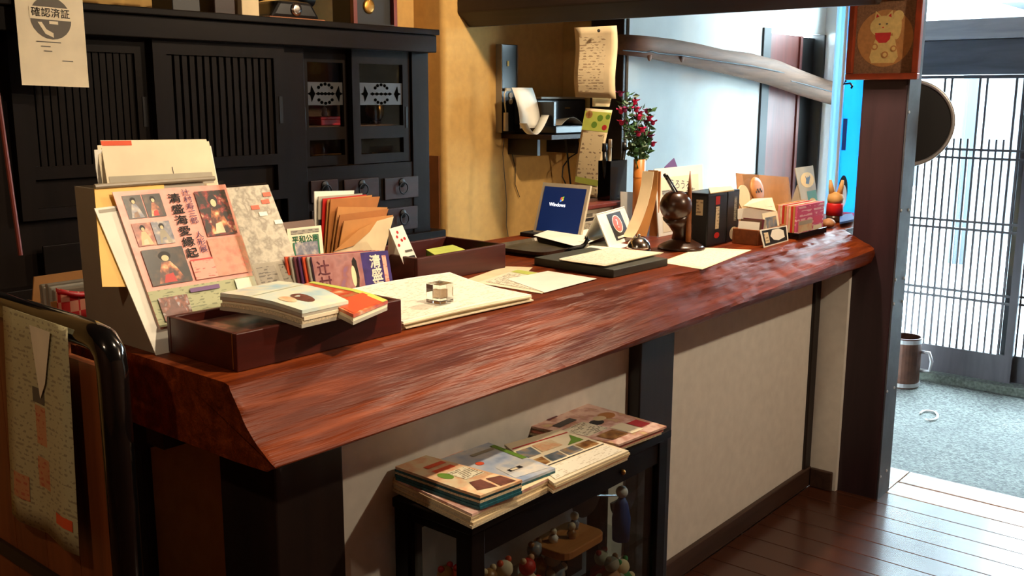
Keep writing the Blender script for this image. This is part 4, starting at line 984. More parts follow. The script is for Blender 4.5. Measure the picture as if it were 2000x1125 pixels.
# ---- brown holder with the green-lettered pamphlet
h0 = V((PY(588, 560, 1.90).x-0.012, 1.90, T)); hw_ = 0.125
ph = thing('pamphlet_holder', 'brown translucent pamphlet holder behind the purple leaflets', 'holder', (h0.x+hw_/2, 1.93, T))
MB().par(h0+V((-0.006, 0.012, 0)), (hw_, 0, 0), (-0.012, 0.05, PY(600, 430, 1.96).z-TOP), (0, 0.004, 0)).build('back_plate', 'holder_brown', ph)
MB().par(h0+V((-0.004, -0.02, 0)), (hw_, 0, 0), (0, -0.004, 0.045), (0, 0.002, 0)).build('front_plate', 'frost_film', ph)
MB().box(h0.x-0.004, h0.x+hw_, 1.882, 1.94, T, T+0.004).build('bottom', 'holder_brown', ph)
gp = QCard('pamphlet', 'paper_warm', h0+V((0.0, 0.006, 0.006)), h0+V((0.098, 0.006, 0.006)), PY(627, 440, 1.95), PY(560, 447, 1.95), 0.004)
tag(gp.ob, 'cream pamphlet with green lettering in the brown holder', 'pamphlet')
gp.rect(0.10, 0.90, 0.92, 0.965, 'print_grey', 'heading'); gp.rect(0.14, 0.25, 0.86, 0.76, 'mauve_print', 'photo'); gp.rect(0.14, 0.45, 0.86, 0.78, 'photo_doll_d', 'photo')
gp.text('平和公園', 0.5, 0.81, 0.0195, 'ink_green', 0.04, name='title'); gp.rect(0.12, 0.25, 0.17, 0.42, 'ink_red', 'ribbon'); gp.rect(0.83, 0.25, 0.88, 0.42, 'ink_red', 'ribbon')
gp.rect(0.11, 0.42, 0.16, 0.78, 'ink_green', 'ribbon'); gp.rect(0.84, 0.42, 0.89, 0.78, 'ink_green', 'ribbon')
# ---- purple leaflets standing behind the tray
yb = 1.765
pt_l, pt_r, pb_r = PY(608, 502, yb), PY(757, 489, yb), PY(770, 572, yb-0.02)
for i in range(7):
    d = V((-0.006*i, 0.008*i, 0.0))
    c = QCard('leaflet', 'purple_print' if i == 0 else ['ink_maroon', 'paper_grey', 'orange_red', 'purple_print'][i % 4], V((pt_l.x+0.004, yb-0.022, T))+d, V((pb_r.x, yb-0.022, T))+d, pt_r+d, pt_l+d, 0.005)
    tag(c.ob, 'front purple leaflet with white brush lettering standing behind the near tray' if i == 0 else '%s leaflet from the front in the purple row behind the near tray' % ORD[i], 'leaflet', 'purple leaflets behind the near tray')
    if i == 0:
        c.rect(0, 0, 0.62, 1.0, 'mauve_print', 'picture'); c.rect(0.62, 0, 1.0, 1.0, 'navy_print', 'cover_band')
        c.poly([(0.49, 0.30), (0.53, 0.25), (0.56, 0.5), (0.55, 0.85), (0.52, 0.93), (0.49, 0.85), (0.485, 0.65)], 'photo_dark', 'doll_hair')
        c.disc(0.49, 0.55, 0.007, 'paper_cream', 'doll_face', 0.026)
        c.text('辻村', 0.12, 0.60, 0.038, 'ink_maroon', 0.03, True, 1.0, 'lettering'); c.text('清盛海', 0.80, 0.50, 0.036, 'ink_white', 0.04, True, 0.95, 'title')
        c.rect(0.90, 0.32, 0.955, 0.90, 'print_pink', 'red_lettering')
# ---- envelope organiser
ey = 1.985
eo = PY(648, 512, ey)
er = thing('envelope_rack', 'low dark rack holding envelopes and folders', 'rack', (eo.x+0.09, ey, T))
MB().box(eo.x-0.03, eo.x+0.13, ey-0.05, ey+0.05, T, T+0.008).build('bottom', 'holder_brown', er)
MB().box(eo.x-0.032, eo.x+0.128, ey-0.056, ey-0.052, T, T+0.06).build('side', 'holder_brown', er)
MB().box(eo.x-0.032, eo.x+0.128, ey+0.052, ey+0.056, T, T+0.08).build('side', 'holder_brown', er)
items = [  # tl, tr pixel, material, label, y shift
    ((614, 374), (692, 372), 'paper_white', 'white folder at the back of the envelope rack', 0.046),
    ((622, 384), (708, 378), 'paper_grey', 'grey folder in front of the white one in the envelope rack', 0.038),
    ((631, 388), (716, 380), 'red_folder', 'red folder in the envelope rack', 0.031),
    ((640, 390), (727, 381), 'kraft', 'rearmost brown envelope, beside the red folder', 0.023),
    ((646, 389), (742, 384), 'kraft_deep', 'second brown envelope from the red folder', 0.015),
    ((660, 404), (757, 405), 'kraft', 'third brown envelope from the red folder', 0.006),
    ((664, 420), (759, 408), 'kraft_deep', 'fourth brown envelope from the red folder', -0.004),
    ((672, 432), (768, 420), 'kraft', 'fifth brown envelope from the red folder, close to the front', -0.014)]
for k, (tl, tr, mt, lab, dy) in enumerate(items):
    y = ey+dy; f = k/7.0
    bl = V((eo.x-0.018+0.010*f, y, T+0.010+0.006*f)); br = V((eo.x+0.085+0.045*f, y, T+0.010+0.010*f))
    c = QCard('envelope' if k > 2 else 'folder', mt, bl, br, PY(*tr, y), PY(*tl, y), 0.003)
    tag(c.ob, lab, 'envelope' if k > 2 else 'folder', 'envelopes and folders in the rack')
    if k == 1: c.rect(0.0, 0.0, 1.0, 0.72, 'plastic_dark', 'dark_sleeve')
y = ey-0.03
fe = thing('open_envelope', 'foremost pale brown envelope with its flap open', 'envelope', (eo.x+0.06, y, T+0.01))
MB().prism([V((eo.x-0.012, y, T+0.012)), V((eo.x+0.135, y, T+0.014)), PY(769, 423, y), PY(736, 432, y), PY(700, 452, y), PY(652, 492, y)], (0, 0.002, 0)).build('body', 'paper_cream', fe)
MB().prism([PY(652, 491, y-0.003), PY(700, 449, y-0.003), PY(737, 430, y-0.003), PY(722, 452, y-0.003), PY(690, 480, y-0.003)], (0, -0.001, 0)).build('flap', 'kraft', fe)
# ---- tray at the back with green memo block and flowered tent card
q0 = PZ(816, 557, T); q1 = PZ(995, 524, T)
t2 = tray('wooden_tray', 'plum-brown wooden tray with a green memo block inside', q0.x, q1.x, q0.y, q0.y+0.235, T, TOP+0.070, 'tray_plum')
mb_ = zq([(853, 500), (908, 487), (884, 478), (832, 487)], TOP+0.062)
m2 = thing('memo_block', 'lime green memo block lying in the plum-brown tray', 'memo block', (mb_[0].x, mb_[0].y, T+0.0105))
MB().prism([p-V((0, 0, 0.002)) for p in mb_], (0, 0, -0.049)).build('pages', 'green_card', m2)
MB().prism(mb_, (0, 0, -0.0018)).build('top_sheet', 'lime_card', m2)
yt = q0.y+0.045
tcp = [PY(a, b, yt+0.02) for a, b in ((738, 497), (752, 456), (776, 440), (786, 440))]
tcd = thing('flower_card', 'white folded card with red blossoms standing in the plum-brown tray', 'card', (tcp[1].x+0.03, yt, T+0.0105))
br_ = PY(829, 520, yt)
fc = QCard('front_leaf', 'paper_white', V((max(tcp[0].x, q0.x+0.014), yt, T+0.0105)), V((br_.x, yt, T+0.0105)), PY(786, 440, yt+0.022), PY(760, 447, yt+0.022), 0.001, parent=tcd)
MB().prism([V((max(tcp[0].x, q0.x+0.014), yt+0.085, T+0.0105)), V((br_.x-0.01, yt+0.085, T+0.0105)), PY(786, 440, yt+0.024), PY(760, 447, yt+0.024)], (0, 0.001, 0)).build('back_leaf', 'paper_warm', tcd)
for (p_, q_) in ((0.45, 0.9), (0.3, 0.82), (0.52, 0.74), (0.75, 0.76), (0.2, 0.66)): fc.disc(p_, q_, 0.0045, 'cat_red', 'blossom', n=8)
fc.rect(0.42, 0.50, 0.92, 0.54, 'ink_grey', 'small_print'); fc.rect(0.5, 0.36, 0.92, 0.42, 'ink_black', 'small_print'); fc.rect(0.62, 0.25, 0.92, 0.29, 'ink_grey', 'small_print')
# ---- large paper pile with the glass cube
bl, br, tr, tl = V((1.402, 1.462, 0)), V((1.802, 1.440, 0)), V((1.832, 1.735, 0)), V((1.432, 1.752, 0))
for i in range(6):
    z = T+0.0030*(i+1); d = V((random.uniform(-1, 1)*0.006, random.uniform(-1, 1)*0.005, z)) if i < 5 else V((0, 0, z))
    c = QCard('large_sheet', 'paper_warm' if i < 5 else 'paper_white', bl+d, br+d, tr+d, tl+d, 0.0029, bend=(lambda a, b, i=i: 0.032*(i/5.0)*max(0, b-0.35)**1.6+0.004*(i/5.0)*math.sin(PI*a)), nu=6, nv=8)
    tag(c.ob, 'top map sheet under the glass cube' if i == 5 else '%s large sheet from the bottom of the pile under the glass cube' % ORD[i], 'paper', 'large sheets piled on the counter')
    if i == 5: c.rect(0.02, 0.03, 0.98, 0.97, 'print_paper_h', 'map_print')
cc = PZ(873, 592, T+0.026); s_ = 0.044
gc = thing('paperweight', 'clear glass cube paperweight on the large paper pile', 'paperweight', (cc.x, cc.y+0.02, T+0.025))
MB().box(cc.x-s_/2, cc.x+s_/2, cc.y, cc.y+s_, T+0.0255, T+0.0255+s_).build('cube', 'solid_glass', gc, bevel=0.0015)
MB().box(cc.x-s_/2+0.012, cc.x+s_/2-0.012, cc.y+0.014, cc.y+s_-0.014, T+0.036, T+0.056).build('engraving', 'frost_film', gc)
# ---- information sheets
i0 = QCard('info_sheet', 'paper_cream', *zq([(905, 548), (1000, 560), (1040, 522), (985, 520)], T+0.0006), th=0.0005); tag(i0.ob, 'pale green-edged sheet partly under the plum-brown tray', 'paper')
i1 = QCard('info_sheet', 'paper_warm', *zq([(931, 552), (1058, 573), (1130, 545), (1010, 526)], T+0.0016), th=0.0008); tag(i1.ob, 'printed notice with a green heading band on the counter', 'notice')
i1.rect(0.02, 0.80, 0.98, 0.98, 'lime_card', 'heading_band'); i1.rect(0.06, 0.60, 0.9, 0.74, 'print_notice', 'heading'); i1.rect(0.08, 0.1, 0.92, 0.55, 'print_notice', 'text')
i2 = QCard('info_sheet', 'paper_white', *zq([(1064, 571), (1166, 544), (1070, 529), (990, 545)], T+0.0032), th=0.0008); tag(i2.ob, 'plain white sheet overlapping the green-banded notice', 'paper')
# ---- coin tray with the iron figure
k0 = zq([(990, 496), (1052, 511), (1158, 492), (1052, 468)], T)
ct_ = thing('coin_tray', 'dark bronze coin tray with a flared rim', 'tray', (2.45, 1.9, T))
cx_, cy_ = 2.452, 1.925; hx, hy = 0.135, 0.115
def rr_ring(hx, hy, r, z, n=6):
    out = []
    for (sx, sy, a0) in ((1, 1, 0), (-1, 1, PI/2), (-1, -1, PI), (1, -1, 3*PI/2)):
        for k in range(n): a = a0+PI/2*k/(n-1); out.append(V((cx_+sx*(hx-r)+r*math.cos(a), cy_+sy*(hy-r)+r*math.sin(a), z)))
    return out
rg = [rr_ring(hx-0.02, hy-0.02, 0.03, T), rr_ring(hx-0.006, hy-0.006, 0.035, T+0.008), rr_ring(hx, hy, 0.04, T+0.019), rr_ring(hx-0.004, hy-0.004, 0.038, T+0.019), rr_ring(hx-0.012, hy-0.012, 0.034, T+0.010), rr_ring(hx-0.026, hy-0.026, 0.03, T+0.005)]
m3 = MB(); nn = len(rg[0]); fs = []
for i in range(len(rg)-1):
    for k in range(nn): fs.append((i*nn+k, i*nn+(k+1) % nn, (i+1)*nn+(k+1) % nn, (i+1)*nn+k))
fs += [tuple(range(nn))[::-1], tuple((len(rg)-1)*nn+k for k in range(nn))]
m3.add([p for r_ in rg for p in r_], fs).build('dish', 'bronze_tray', ct_)
fg0 = PZ(1112, 500, T); fg1 = PZ(1150, 497, T)
lz = thing('iron_animal', 'little black iron animal figure in front of the coin tray', 'figurine', ((fg0.x+fg1.x)/2, fg0.y, T))
dv = (fg1-fg0); dv.z = 0; L = dv.length; e1 = dv.normalized(); e2 = V((-e1.y, e1.x, 0)); zu = V((0, 0, 1))
def fp(a, b, c): return fg0+e1*(a*L)+e2*b+zu*c
m4 = MB(); m4.tube([fp(-0.25, 0, 0.016), fp(0.0, 0, 0.020), fp(0.3, 0, 0.022), fp(0.6, 0, 0.024), fp(0.8, 0, 0.034), fp(0.9, 0, 0.045), fp(1.05, 0, 0.046)], [0.002, 0.006, 0.009, 0.009, 0.006, 0.007, 0.003], 8)
for (a, s) in ((0.12, 1), (0.12, -1), (0.62, 1), (0.62, -1)): m4.tube([fp(a, s*0.006, 0.018), fp(a+0.06*s, s*0.014, 0.010), fp(a-0.04, s*0.016, 0.001)], [0.005, 0.0035, 0.003], 6)
for s in (1, -1): m4.tube([fp(0.88, s*0.004, 0.049), fp(0.85, s*0.007, 0.058)], [0.003, 0.001], 5)
m4.build('body', 'iron', lz, smooth=True)
# ---- slate board with papers
sb0, sb1, sb2 = PZ(1198, 543, T), PZ(1043, 517, T), PZ(1304, 519, T)
sb3 = sb1+(sb2-sb0)
sl_ = MB().prism([sb0, sb2, sb3, sb1], (0, 0, 0.022)).build('writing_board', 'slate_green', bevel=0.002); tag(sl_, 'dark slate-green writing board under the papers by the bell', 'board')
for i in range(4):
    z = TOP+0.0226+0.0017*(i+1); q = zq([(1190-3*i, 519), (1290+2*i, 496-i), (1192, 484), (1092, 505+i)], z)
    c = QCard('note_paper', 'paper_warm' if i % 2 else 'paper_white', *q, th=0.0015, bend=(lambda a, b, i=i: 0.004*(i/3.0)*max(0, b-0.5)), nu=2, nv=3)
    tag(c.ob, 'top sheet of paper on the slate-green board' if i == 3 else '%s sheet from the bottom on the slate-green board' % ORD[i], 'paper', 'papers on the slate-green board')
    if i == 3: c.rect(0.06, 0.06, 0.94, 0.94, 'print_paper_h', 'ruled_lines')
# ---- white sheets by the laptop
for i, (pix, lab) in enumerate(((((1128, 482), (1196, 456), (1112, 437), (1042, 463)), 'loose white sheet in front of the laptop screen'), (((1178, 497), (1232, 478), (1180, 470), (1120, 485)), 'loose white sheet between the coin tray and the question mark card'))):
    c = QCard('loose_sheet', 'paper_white', *zq(pix, T+(0.018 if i == 0 else 0.001)), th=0.0008, bend=(lambda a, b: 0.006*b) if i == 0 else None, nu=2, nv=3); tag(c.ob, lab, 'paper')
# ---- question mark tent card
A = PZ(1190, 483, T); B = PZ(1243, 464, T); Cb = PZ(1136, 476, T); Db = B+(Cb-A)
rl = PX(1166, 418, (A.x+Cb.x)/2); rl = V(((A.x+Cb.x)/2, (A.y+Cb.y)/2, rl.z)); rgt = rl+(B-A)
qc = thing('question_card', 'white tent card with a red question mark sticker', 'sign', ((A.x+B.x)/2, (A.y+Cb.y)/2, T))
qf = QCard('front_leaf', 'paper_white', A, B, rgt, rl, 0.004, parent=qc)
QCard('back_leaf', 'paper_white', Db, Cb, rl, rgt, 0.004, parent=qc)
qf.rect(0.30, 0.10, 0.80, 0.90, 'ink_black', 'sticker'); qf.disc(0.55, 0.56, 0.040, 'ink_white', 'sticker_ring', 0.032); qf.disc(0.55, 0.56, 0.036, 'orange_red', 'sticker_disc', 0.029)
qf.text('?', 0.55, 0.555, 0.056, 'ink_red', 0.02, name='question_mark', sx=1.3); qf.text('?', 0.55, 0.555, 0.046, 'ink_white', 0.0, name='question_mark', sx=1.3)
qf.rect(0.38, 0.14, 0.72, 0.20, 'ink_white', 'small_print')
# ---- service bell
bc = PZ(1247, 492, T); 
be = thing('service_bell', 'shiny chrome service bell on the counter', 'bell', (bc.x, bc.y, T)); r0 = 0.037
MB().lathe(bc, [(r0*0.95, 0), (r0*1.05, 0.004), (r0*1.0, 0.009), (r0*0.5, 0.010)], 28).build('base', 'plastic_black', be, smooth=True)
MB().lathe(bc+V((0, 0, 0.0105)), [(r0, 0.0), (r0*1.02, 0.003)]+[(r0*math.cos(t), 0.004+0.034*math.sin(t)) for t in [PI/2*k/9 for k in range(1, 9)]]+[(0.002, 0.0383)], 32).build('dome', 'chrome', be, smooth=True)
MB().lathe(bc+V((0, 0, 0.049)), [(0.004, 0), (0.005, 0.004), (0.003, 0.008)], 12).build('button', 'chrome', be, smooth=True)
# ---- laptop
l0 = V((2.745, 2.17, T)); 
lp = thing('laptop', 'open laptop with a blue start-up screen behind the counter papers', 'laptop', (2.68, 2.06, T))
MB().box(2.665, 2.745, 2.0, 2.185, T, T+0.014).build('keyboard_base', 'plastic_dark', lp, bevel=0.003)
sbl = PZ(1040, 459, TOP+0.018); sbl = V((2.70, PX(1040, 459, 2.70).y, PX(1040, 459, 2.70).z))
stl = PX(1061, 356, 2.765); w_y = 0.205
lid_n = (stl-sbl)
lc = QCard('screen_lid', 'plastic_cream', sbl, sbl+V((0, -w_y, 0)), stl+V((0, -w_y, 0)), stl, 0.010, parent=lp)
s1 = lc.rect(0.06, 0.10, 0.94, 0.93, 'screen_blue', 'screen')
lc.parent = s1; W[s1] = W[lp]
for (p_, q_, mt) in ((0.44, 0.70, 'flag_red'), (0.475, 0.715, 'flag_green'), (0.435, 0.655, 'flag_blue'), (0.47, 0.67, 'flag_yellow')): lc.poly([(p_, q_), (p_+0.032, q_+0.012), (p_+0.042, q_+0.052), (p_+0.008, q_+0.042)], mt, 'logo_pane')
lc.text('Windows', 0.40, 0.60, 0.018, 'screen_white', 0.02, name='logo_lettering')
# ---- notice box with the pen stand on it
by = 2.02; bx_0, bx_1 = PY(1128, 430, by).x, PY(1214, 430, by).x; bzt = PY(1170, 398, by).z
nb_ = thing('notice_box', 'small wooden box with a white printed notice on its front', 'box', ((bx_0+bx_1)/2, by+0.06, T))
MB().box(bx_0, bx_1, by, by+0.13, T, bzt-0.014).build('body', 'mid_wood', nb_)
MB().box(bx_0-0.005, bx_1+0.005, by-0.012, by+0.135, bzt-0.0138, bzt).build('top', 'door_red_wood', nb_, bevel=0.002)
nf = Card('notice', 'paper_grey', (bx_0+0.002, by-0.0008, T+0.002), (bx_1-bx_0-0.06, 0, 0), (0, 0, bzt-T-0.02), 0.0006, parent=nb_)
nf.rect(0.12, 0.55, 0.6, 0.68, 'ink_black', 'heading_bar'); nf.rect(0.12, 0.72, 0.4, 0.86, 'ink_grey', 'heading'); nf.rect(0.12, 0.1, 0.8, 0.48, 'print_grey', 'text')
sx0, sx1 = PY(1192, 350, by+0.03).x, PY(1224, 350, by+0.03).x; zps = PY(1200, 313, by+0.05).z
ps = thing('pen_stand', 'glossy black pen stand on the notice box', 'pen stand', ((sx0+sx1)/2, by+0.06, bzt)); w = 0.004; pz0, pz1 = bzt+0.0004, zps
MB().box(sx0, sx1, by+0.03, by+0.03+w, pz0, pz1).build('wall', 'black_lacquer', ps); MB().box(sx0, sx1, by+0.085-w, by+0.085, pz0, pz1).build('wall', 'black_lacquer', ps)
MB().box(sx0, sx0+w, by+0.03+w, by+0.085-w, pz0, pz1).build('wall', 'black_lacquer', ps); MB().box(sx1-w, sx1, by+0.03+w, by+0.085-w, pz0, pz1).build('wall', 'black_lacquer', ps)
MB().box(sx0+w, sx1-w, by+0.03+w, by+0.085-w, pz0, pz0+0.004).build('bottom', 'black_lacquer', ps)
for (a, t_, r, mt, lab) in ((1180, 280, 0.010, 'plastic_black', 'thick black marker at the calendar side of the pen stand'), (1191, 272, 0.007, 'paper_warm', 'white marker in the black pen stand'), (1219, 278, 0.011, 'plastic_black', 'thick black marker at the flower side of the pen stand')):
    p0 = PY(a, 330, by+0.057); p1 = PY(a+1, t_, by+0.057); x_ = min(max(p0.x, sx0+0.016), sx1-0.016)
    k_ = thing('marker_pen', lab, 'pen', (x_, by+0.057, bzt+0.005), 'pens in the black pen stand')
    MB().tube([(x_, by+0.057, bzt+0.005), (p1.x, by+0.057, p1.z-0.03)], r*0.85, 10).build('barrel', mt, k_, smooth=True)
    MB().tube([(p1.x, by+0.057, p1.z-0.0298), (p1.x, by+0.057, p1.z)], [r, r*0.9], 10).build('cap', mt, k_, smooth=True)
gs = QCard('grey_card', 'paper_grey', PY(1213, 452, by-0.03), PY(1244, 452, by-0.03), PY(1244, 376, by-0.03), PY(1212, 374, by-0.03), 0.002); tag(gs.ob, 'plain grey card standing beside the notice box', 'card')
# ---- bamboo vase with pink flowers
vx = PY(1247, 400, 1.95).x; vz1 = PY(1247, 311, 1.95).z
va = thing('bamboo_vase', 'slim bamboo tube vase behind the brown folders', 'vase', (vx, 1.95, T))
MB().lathe((vx, 1.95, T), [(0.022, 0), (0.022, vz1-T-0.001), (0.0195, vz1-T), (0.0185, vz1-T-0.004), (0.0185, 0.02)], 20).build('tube', 'bamboo', va, smooth=True)
for f in (0.35, 0.75): MB().lathe((vx, 1.95, T+(vz1-T)*f), [(0.0222, -0.002), (0.0232, 0), (0.0222, 0.002)], 20, caps=False).build('node_ring', 'bamboo', va, smooth=True)
fl_ = thing('flower_bunch', 'bunch of magenta flowers with green leaves in the bamboo vase', 'flowers', (vx, 1.95, vz1-0.06))
def vp(px, py, dy=0.0): return PY(px, py, 1.95+dy)
base = V((vx, 1.95, vz1-0.05))
bl_px = [(1212, 184, .02), (1240, 200, 0), (1243, 215, -.02), (1235, 208, .02), (1250, 222, 0), (1248, 230, -.02), (1264, 218, .02), (1268, 232, .0), (1275, 240, -.01), (1262, 240, .02), (1255, 254, -.03), (1262, 262, .0), (1270, 268, -.02), (1275, 282, 0.01), (1213, 218, .0), (1220, 215, -.02), (1214, 240, .01), (1247, 262, -0.03), (1222, 240, 0.02)]
stems = MB(); lv = MB()
random.seed(5)
def leaf(p, d, L, w):
    d = d.normalized(); s = d.cross(V((random.uniform(-1, 1), random.uniform(-1, 1), random.uniform(-.3, 1)))).normalized(); n_ = d.cross(s)
    lv.add([p, p+d*L*0.45+s*w+n_*0.003, p+d*L, p+d*L*0.45-s*w+n_*0.003, p+d*L*0.45-n_*0.001], [(0, 1, 4), (1, 2, 4), (2, 3, 4), (3, 0, 4)])
for i, (a, b, dy) in enumerate(bl_px):
    p = vp(a, b, dy); mid = base.lerp(p, 0.5)+V((random.uniform(-.01, .01), random.uniform(-.01, .01), 0.02))
    stems.tube([base+V((random.uniform(-.012, .012), random.uniform(-.012, .012), 0)), mid, p], [0.0022, 0.0018, 0.0012], 5)
    for k in range(9):
        f = random.uniform(0.25, 0.95); q = base.lerp(mid, f*2) if f < 0.5 else mid.lerp(p, f*2-1)
        leaf(q, V((random.uniform(-1, 1), random.uniform(-1, 1), random.uniform(-0.2, 1.0))), random.uniform(0.018, 0.034), random.uniform(0.005, 0.009))
    m5 = MB(); c = p
    for k in range(7):
        an = 2*PI*k/7+i; d = V((math.cos(an), math.sin(an), 0.55)).normalized(); s = d.cross(V((0, 0, 1))).normalized(); L = random.uniform(0.018, 0.028)
        m5.add([c, c+d*L*0.6+s*0.009, c+d*L, c+d*L*0.6-s*0.009], [(0, 1, 2), (0, 2, 3)])
    m5.ball(c, 0.009, seg=8, rings=5); m5.build('blossom', 'petal_magenta' if (i % 3) else 'petal_deep', fl_)
for k in range(60):
    p = vp(min(1272, max(1212, random.gauss(1241, 18))), random.uniform(200, 300), random.uniform(-.04, .04)); leaf(p, V((random.uniform(-1, 1), random.uniform(-1, 1), random.uniform(-.3, 1))), 0.03, 0.008)
for k in range(40):
    p = vp(min(1270, max(1222, random.gauss(1245, 12))), random.uniform(262, 308), random.uniform(-.03, .03)); leaf(p, V((random.uniform(-1, 1), random.uniform(-1, 1), random.uniform(0, 1))), 0.03, 0.009)
for k in range(14):
    p = vp(random.gauss(1226, 7), random.uniform(185, 215), random.uniform(-.02, .02)); leaf(p, V((random.uniform(-1, 1), random.uniform(-1, 1), random.uniform(0, 1))), 0.028, 0.008)
stems.build('stems', 'leaf_green', fl_); lo = lv.build('leaves', 'leaf_green', fl_, fix=False); lo['kind'] = 'stuff'
# ---- brown curling folders and clear file
def curl(name, lab, pxs, y0, y1, mat, th=0.002):
    pr = [PY(a, b, y0) for a, b in pxs]; pr[-1].z = max(pr[-1].z, T+0.001)
    def fn(u, v):
        f = v*(len(pr)-1); i = min(int(f), len(pr)-2); p = pr[i].lerp(pr[i+1], f-i); return V((p.x, y0+(y1-y0)*u, p.z))
    o = MB().sheet(fn, 1, 12, (-1, 0, 0), th).build(name, mat, smooth=True); o.modifiers.new('es', 'EDGE_SPLIT').split_angle = R(45); return tag(o, lab, 'folder')
curl('paper_folder', 'cream folder curling out beside the bamboo vase', [(1255, 334), (1251, 365), (1244, 395), (1234, 425), (1222, 452), (1214, 462)], 1.845, 1.80, 'paper_cream')
curl('paper_folder', 'brown folder standing behind the curling cream one', [(1266, 332), (1264, 370), (1258, 405), (1250, 435), (1243, 460)], 1.845, 1.805, 'kraft')
curl('paper_folder', 'stiff orange-brown board beside the clear file', [(1275, 334), (1274, 380), (1270, 430), (1268, 462)], 1.84, 1.81, 'kraft_deep', 0.006)
yf2 = 1.80
cf = QCard('clear_file', 'paper_white', V((PY(1287, 455, yf2).x, yf2, T)), V((PY(1374, 450, yf2).x, yf2, T)), PY(1372, 321, yf2+0.03), PY(1278, 330, yf2+0.03), 0.003)
tag(cf.ob, 'clear file with a handwritten note standing behind the turned pen holder', 'file')
cf.rect(0.10, 0.05, 0.90, 0.86, 'paper_warm', 'note_sheet'); cf.rect(0.0, 0.0, 0.035, 0.98, 'plastic_white', 'file_edge')
cf.text('うろうろ', 0.50, 0.72, 0.036, 'ink_black', 0.0, name='handwriting', rot=R(-6)); cf.text('みち', 0.72, 0.60, 0.034, 'ink_black', 0.0, name='handwriting', rot=R(-8))
for (a, b) in ((0.12, 0.60), (0.12, 0.42), (0.30, 0.10)): cf.rect(a, b, a+0.2, b+0.07, 'print_grey', 'scribble')
pf_ = MB().prism([PY(1299, 326, yf2+0.06), PY(1317, 309, yf2+0.06), PY(1323, 326, yf2+0.06), PY(1330, 400, yf2+0.06), PY(1305, 400, yf2+0.06)], (0, 0.003, 0)).build('purple_card', 'ink_purple'); tag(pf_, 'purple card corner poking up behind the clear file', 'card')
# ---- turned wooden pen holder
gx = PZ(1336, 486, T); gx = V((gx.x, gx.y+0.01, T))
gl_ = thing('globe_pen_holder', 'turned dark wooden ball pen holder on a domed foot', 'pen holder', gx)
MB().lathe(gx, [(0.074, 0), (0.076, 0.006), (0.066, 0.014), (0.045, 0.024), (0.028, 0.034)], 32).build('foot', 'dark_turned', gl_, smooth=True)
zc = PY(1320, 402, gx.y).z; xc_ = PY(1320, 402, gx.y).x
MB().tube([gx+V((0, 0, 0.030)), V((gx.x-0.006, gx.y, T+0.06)), V((xc_+0.015, gx.y, zc-0.055)), V((xc_, gx.y, zc-0.03))], [0.034, 0.026, 0.030, 0.042], 16).build('stem', 'dark_turned', gl_, smooth=True)
MB().tube([gx+V((0.02, -0.01, 0.028)), V((gx.x+0.012, gx.y-0.02, T+0.075)), V((xc_+0.03, gx.y-0.01, zc-0.03))], [0.012, 0.009, 0.012], 10).build('branch', 'dark_turned', gl_, smooth=True)
rb = 0.051
MB().lathe((xc_, gx.y, zc), [(0.001, -rb)]+[(rb*math.sin(t), -rb*math.cos(t)) for t in [PI*k/14 for k in range(1, 12)]]+[(0.022, 0.0455), (0.020, 0.030)], 28).build('ball', 'dark_turned', gl_, smooth=True)
pn = thing('ballpoint_pen', 'grey ballpoint pen leaning in the turned pen holder', 'pen', (xc_, gx.y, zc+0.03))
p0, p1 = V((xc_, gx.y, zc+0.033)), PY(1298, 341, gx.y)
MB().tube([p0, p0.lerp(p1, 0.8)], 0.0042, 8).build('barrel', 'pen_grey', pn, smooth=True); MB().tube([p0.lerp(p1, 0.8), p1], [0.0046, 0.0055], 8).build('cap', 'plastic_black', pn, smooth=True)
pn = thing('ballpoint_pen', 'thin black pen beside the grey one in the turned pen holder', 'pen', (xc_, gx.y, zc+0.03))
p1 = PY(1303, 342, gx.y-0.008); p0 = V((xc_+0.006, gx.y-0.008, zc+0.033)); MB().tube([p0, p1], [0.003, 0.0025], 8).build('barrel', 'plastic_black', pn, smooth=True)
pn = thing('wooden_stylus', 'tall pointed brown wooden stick standing against the turned pen holder', 'stick', PZ(1352, 478, T))
p1 = PY(1348, 334, gx.y-0.035); p0 = V((p1.x+0.004, gx.y-0.035, T+0.027)); MB().tube([p0, p0.lerp(p1, 0.5), p0.lerp(p1, 0.75), p1], [0.0085, 0.0085, 0.0065, 0.001], 10).build('shaft', 'mid_wood', pn, smooth=True)
ms = QCard('map_sheet', 'paper_warm', *zq([(1288, 512), (1372, 526), (1468, 488), (1370, 483)], T+0.0002), th=0.0002); tag(ms.ob, 'pale printed sheet lying under the turned pen holder', 'paper')
ms.rect(0.05, 0.08, 0.95, 0.92, 'print_paper_h', 'map_print', off=0.0001)
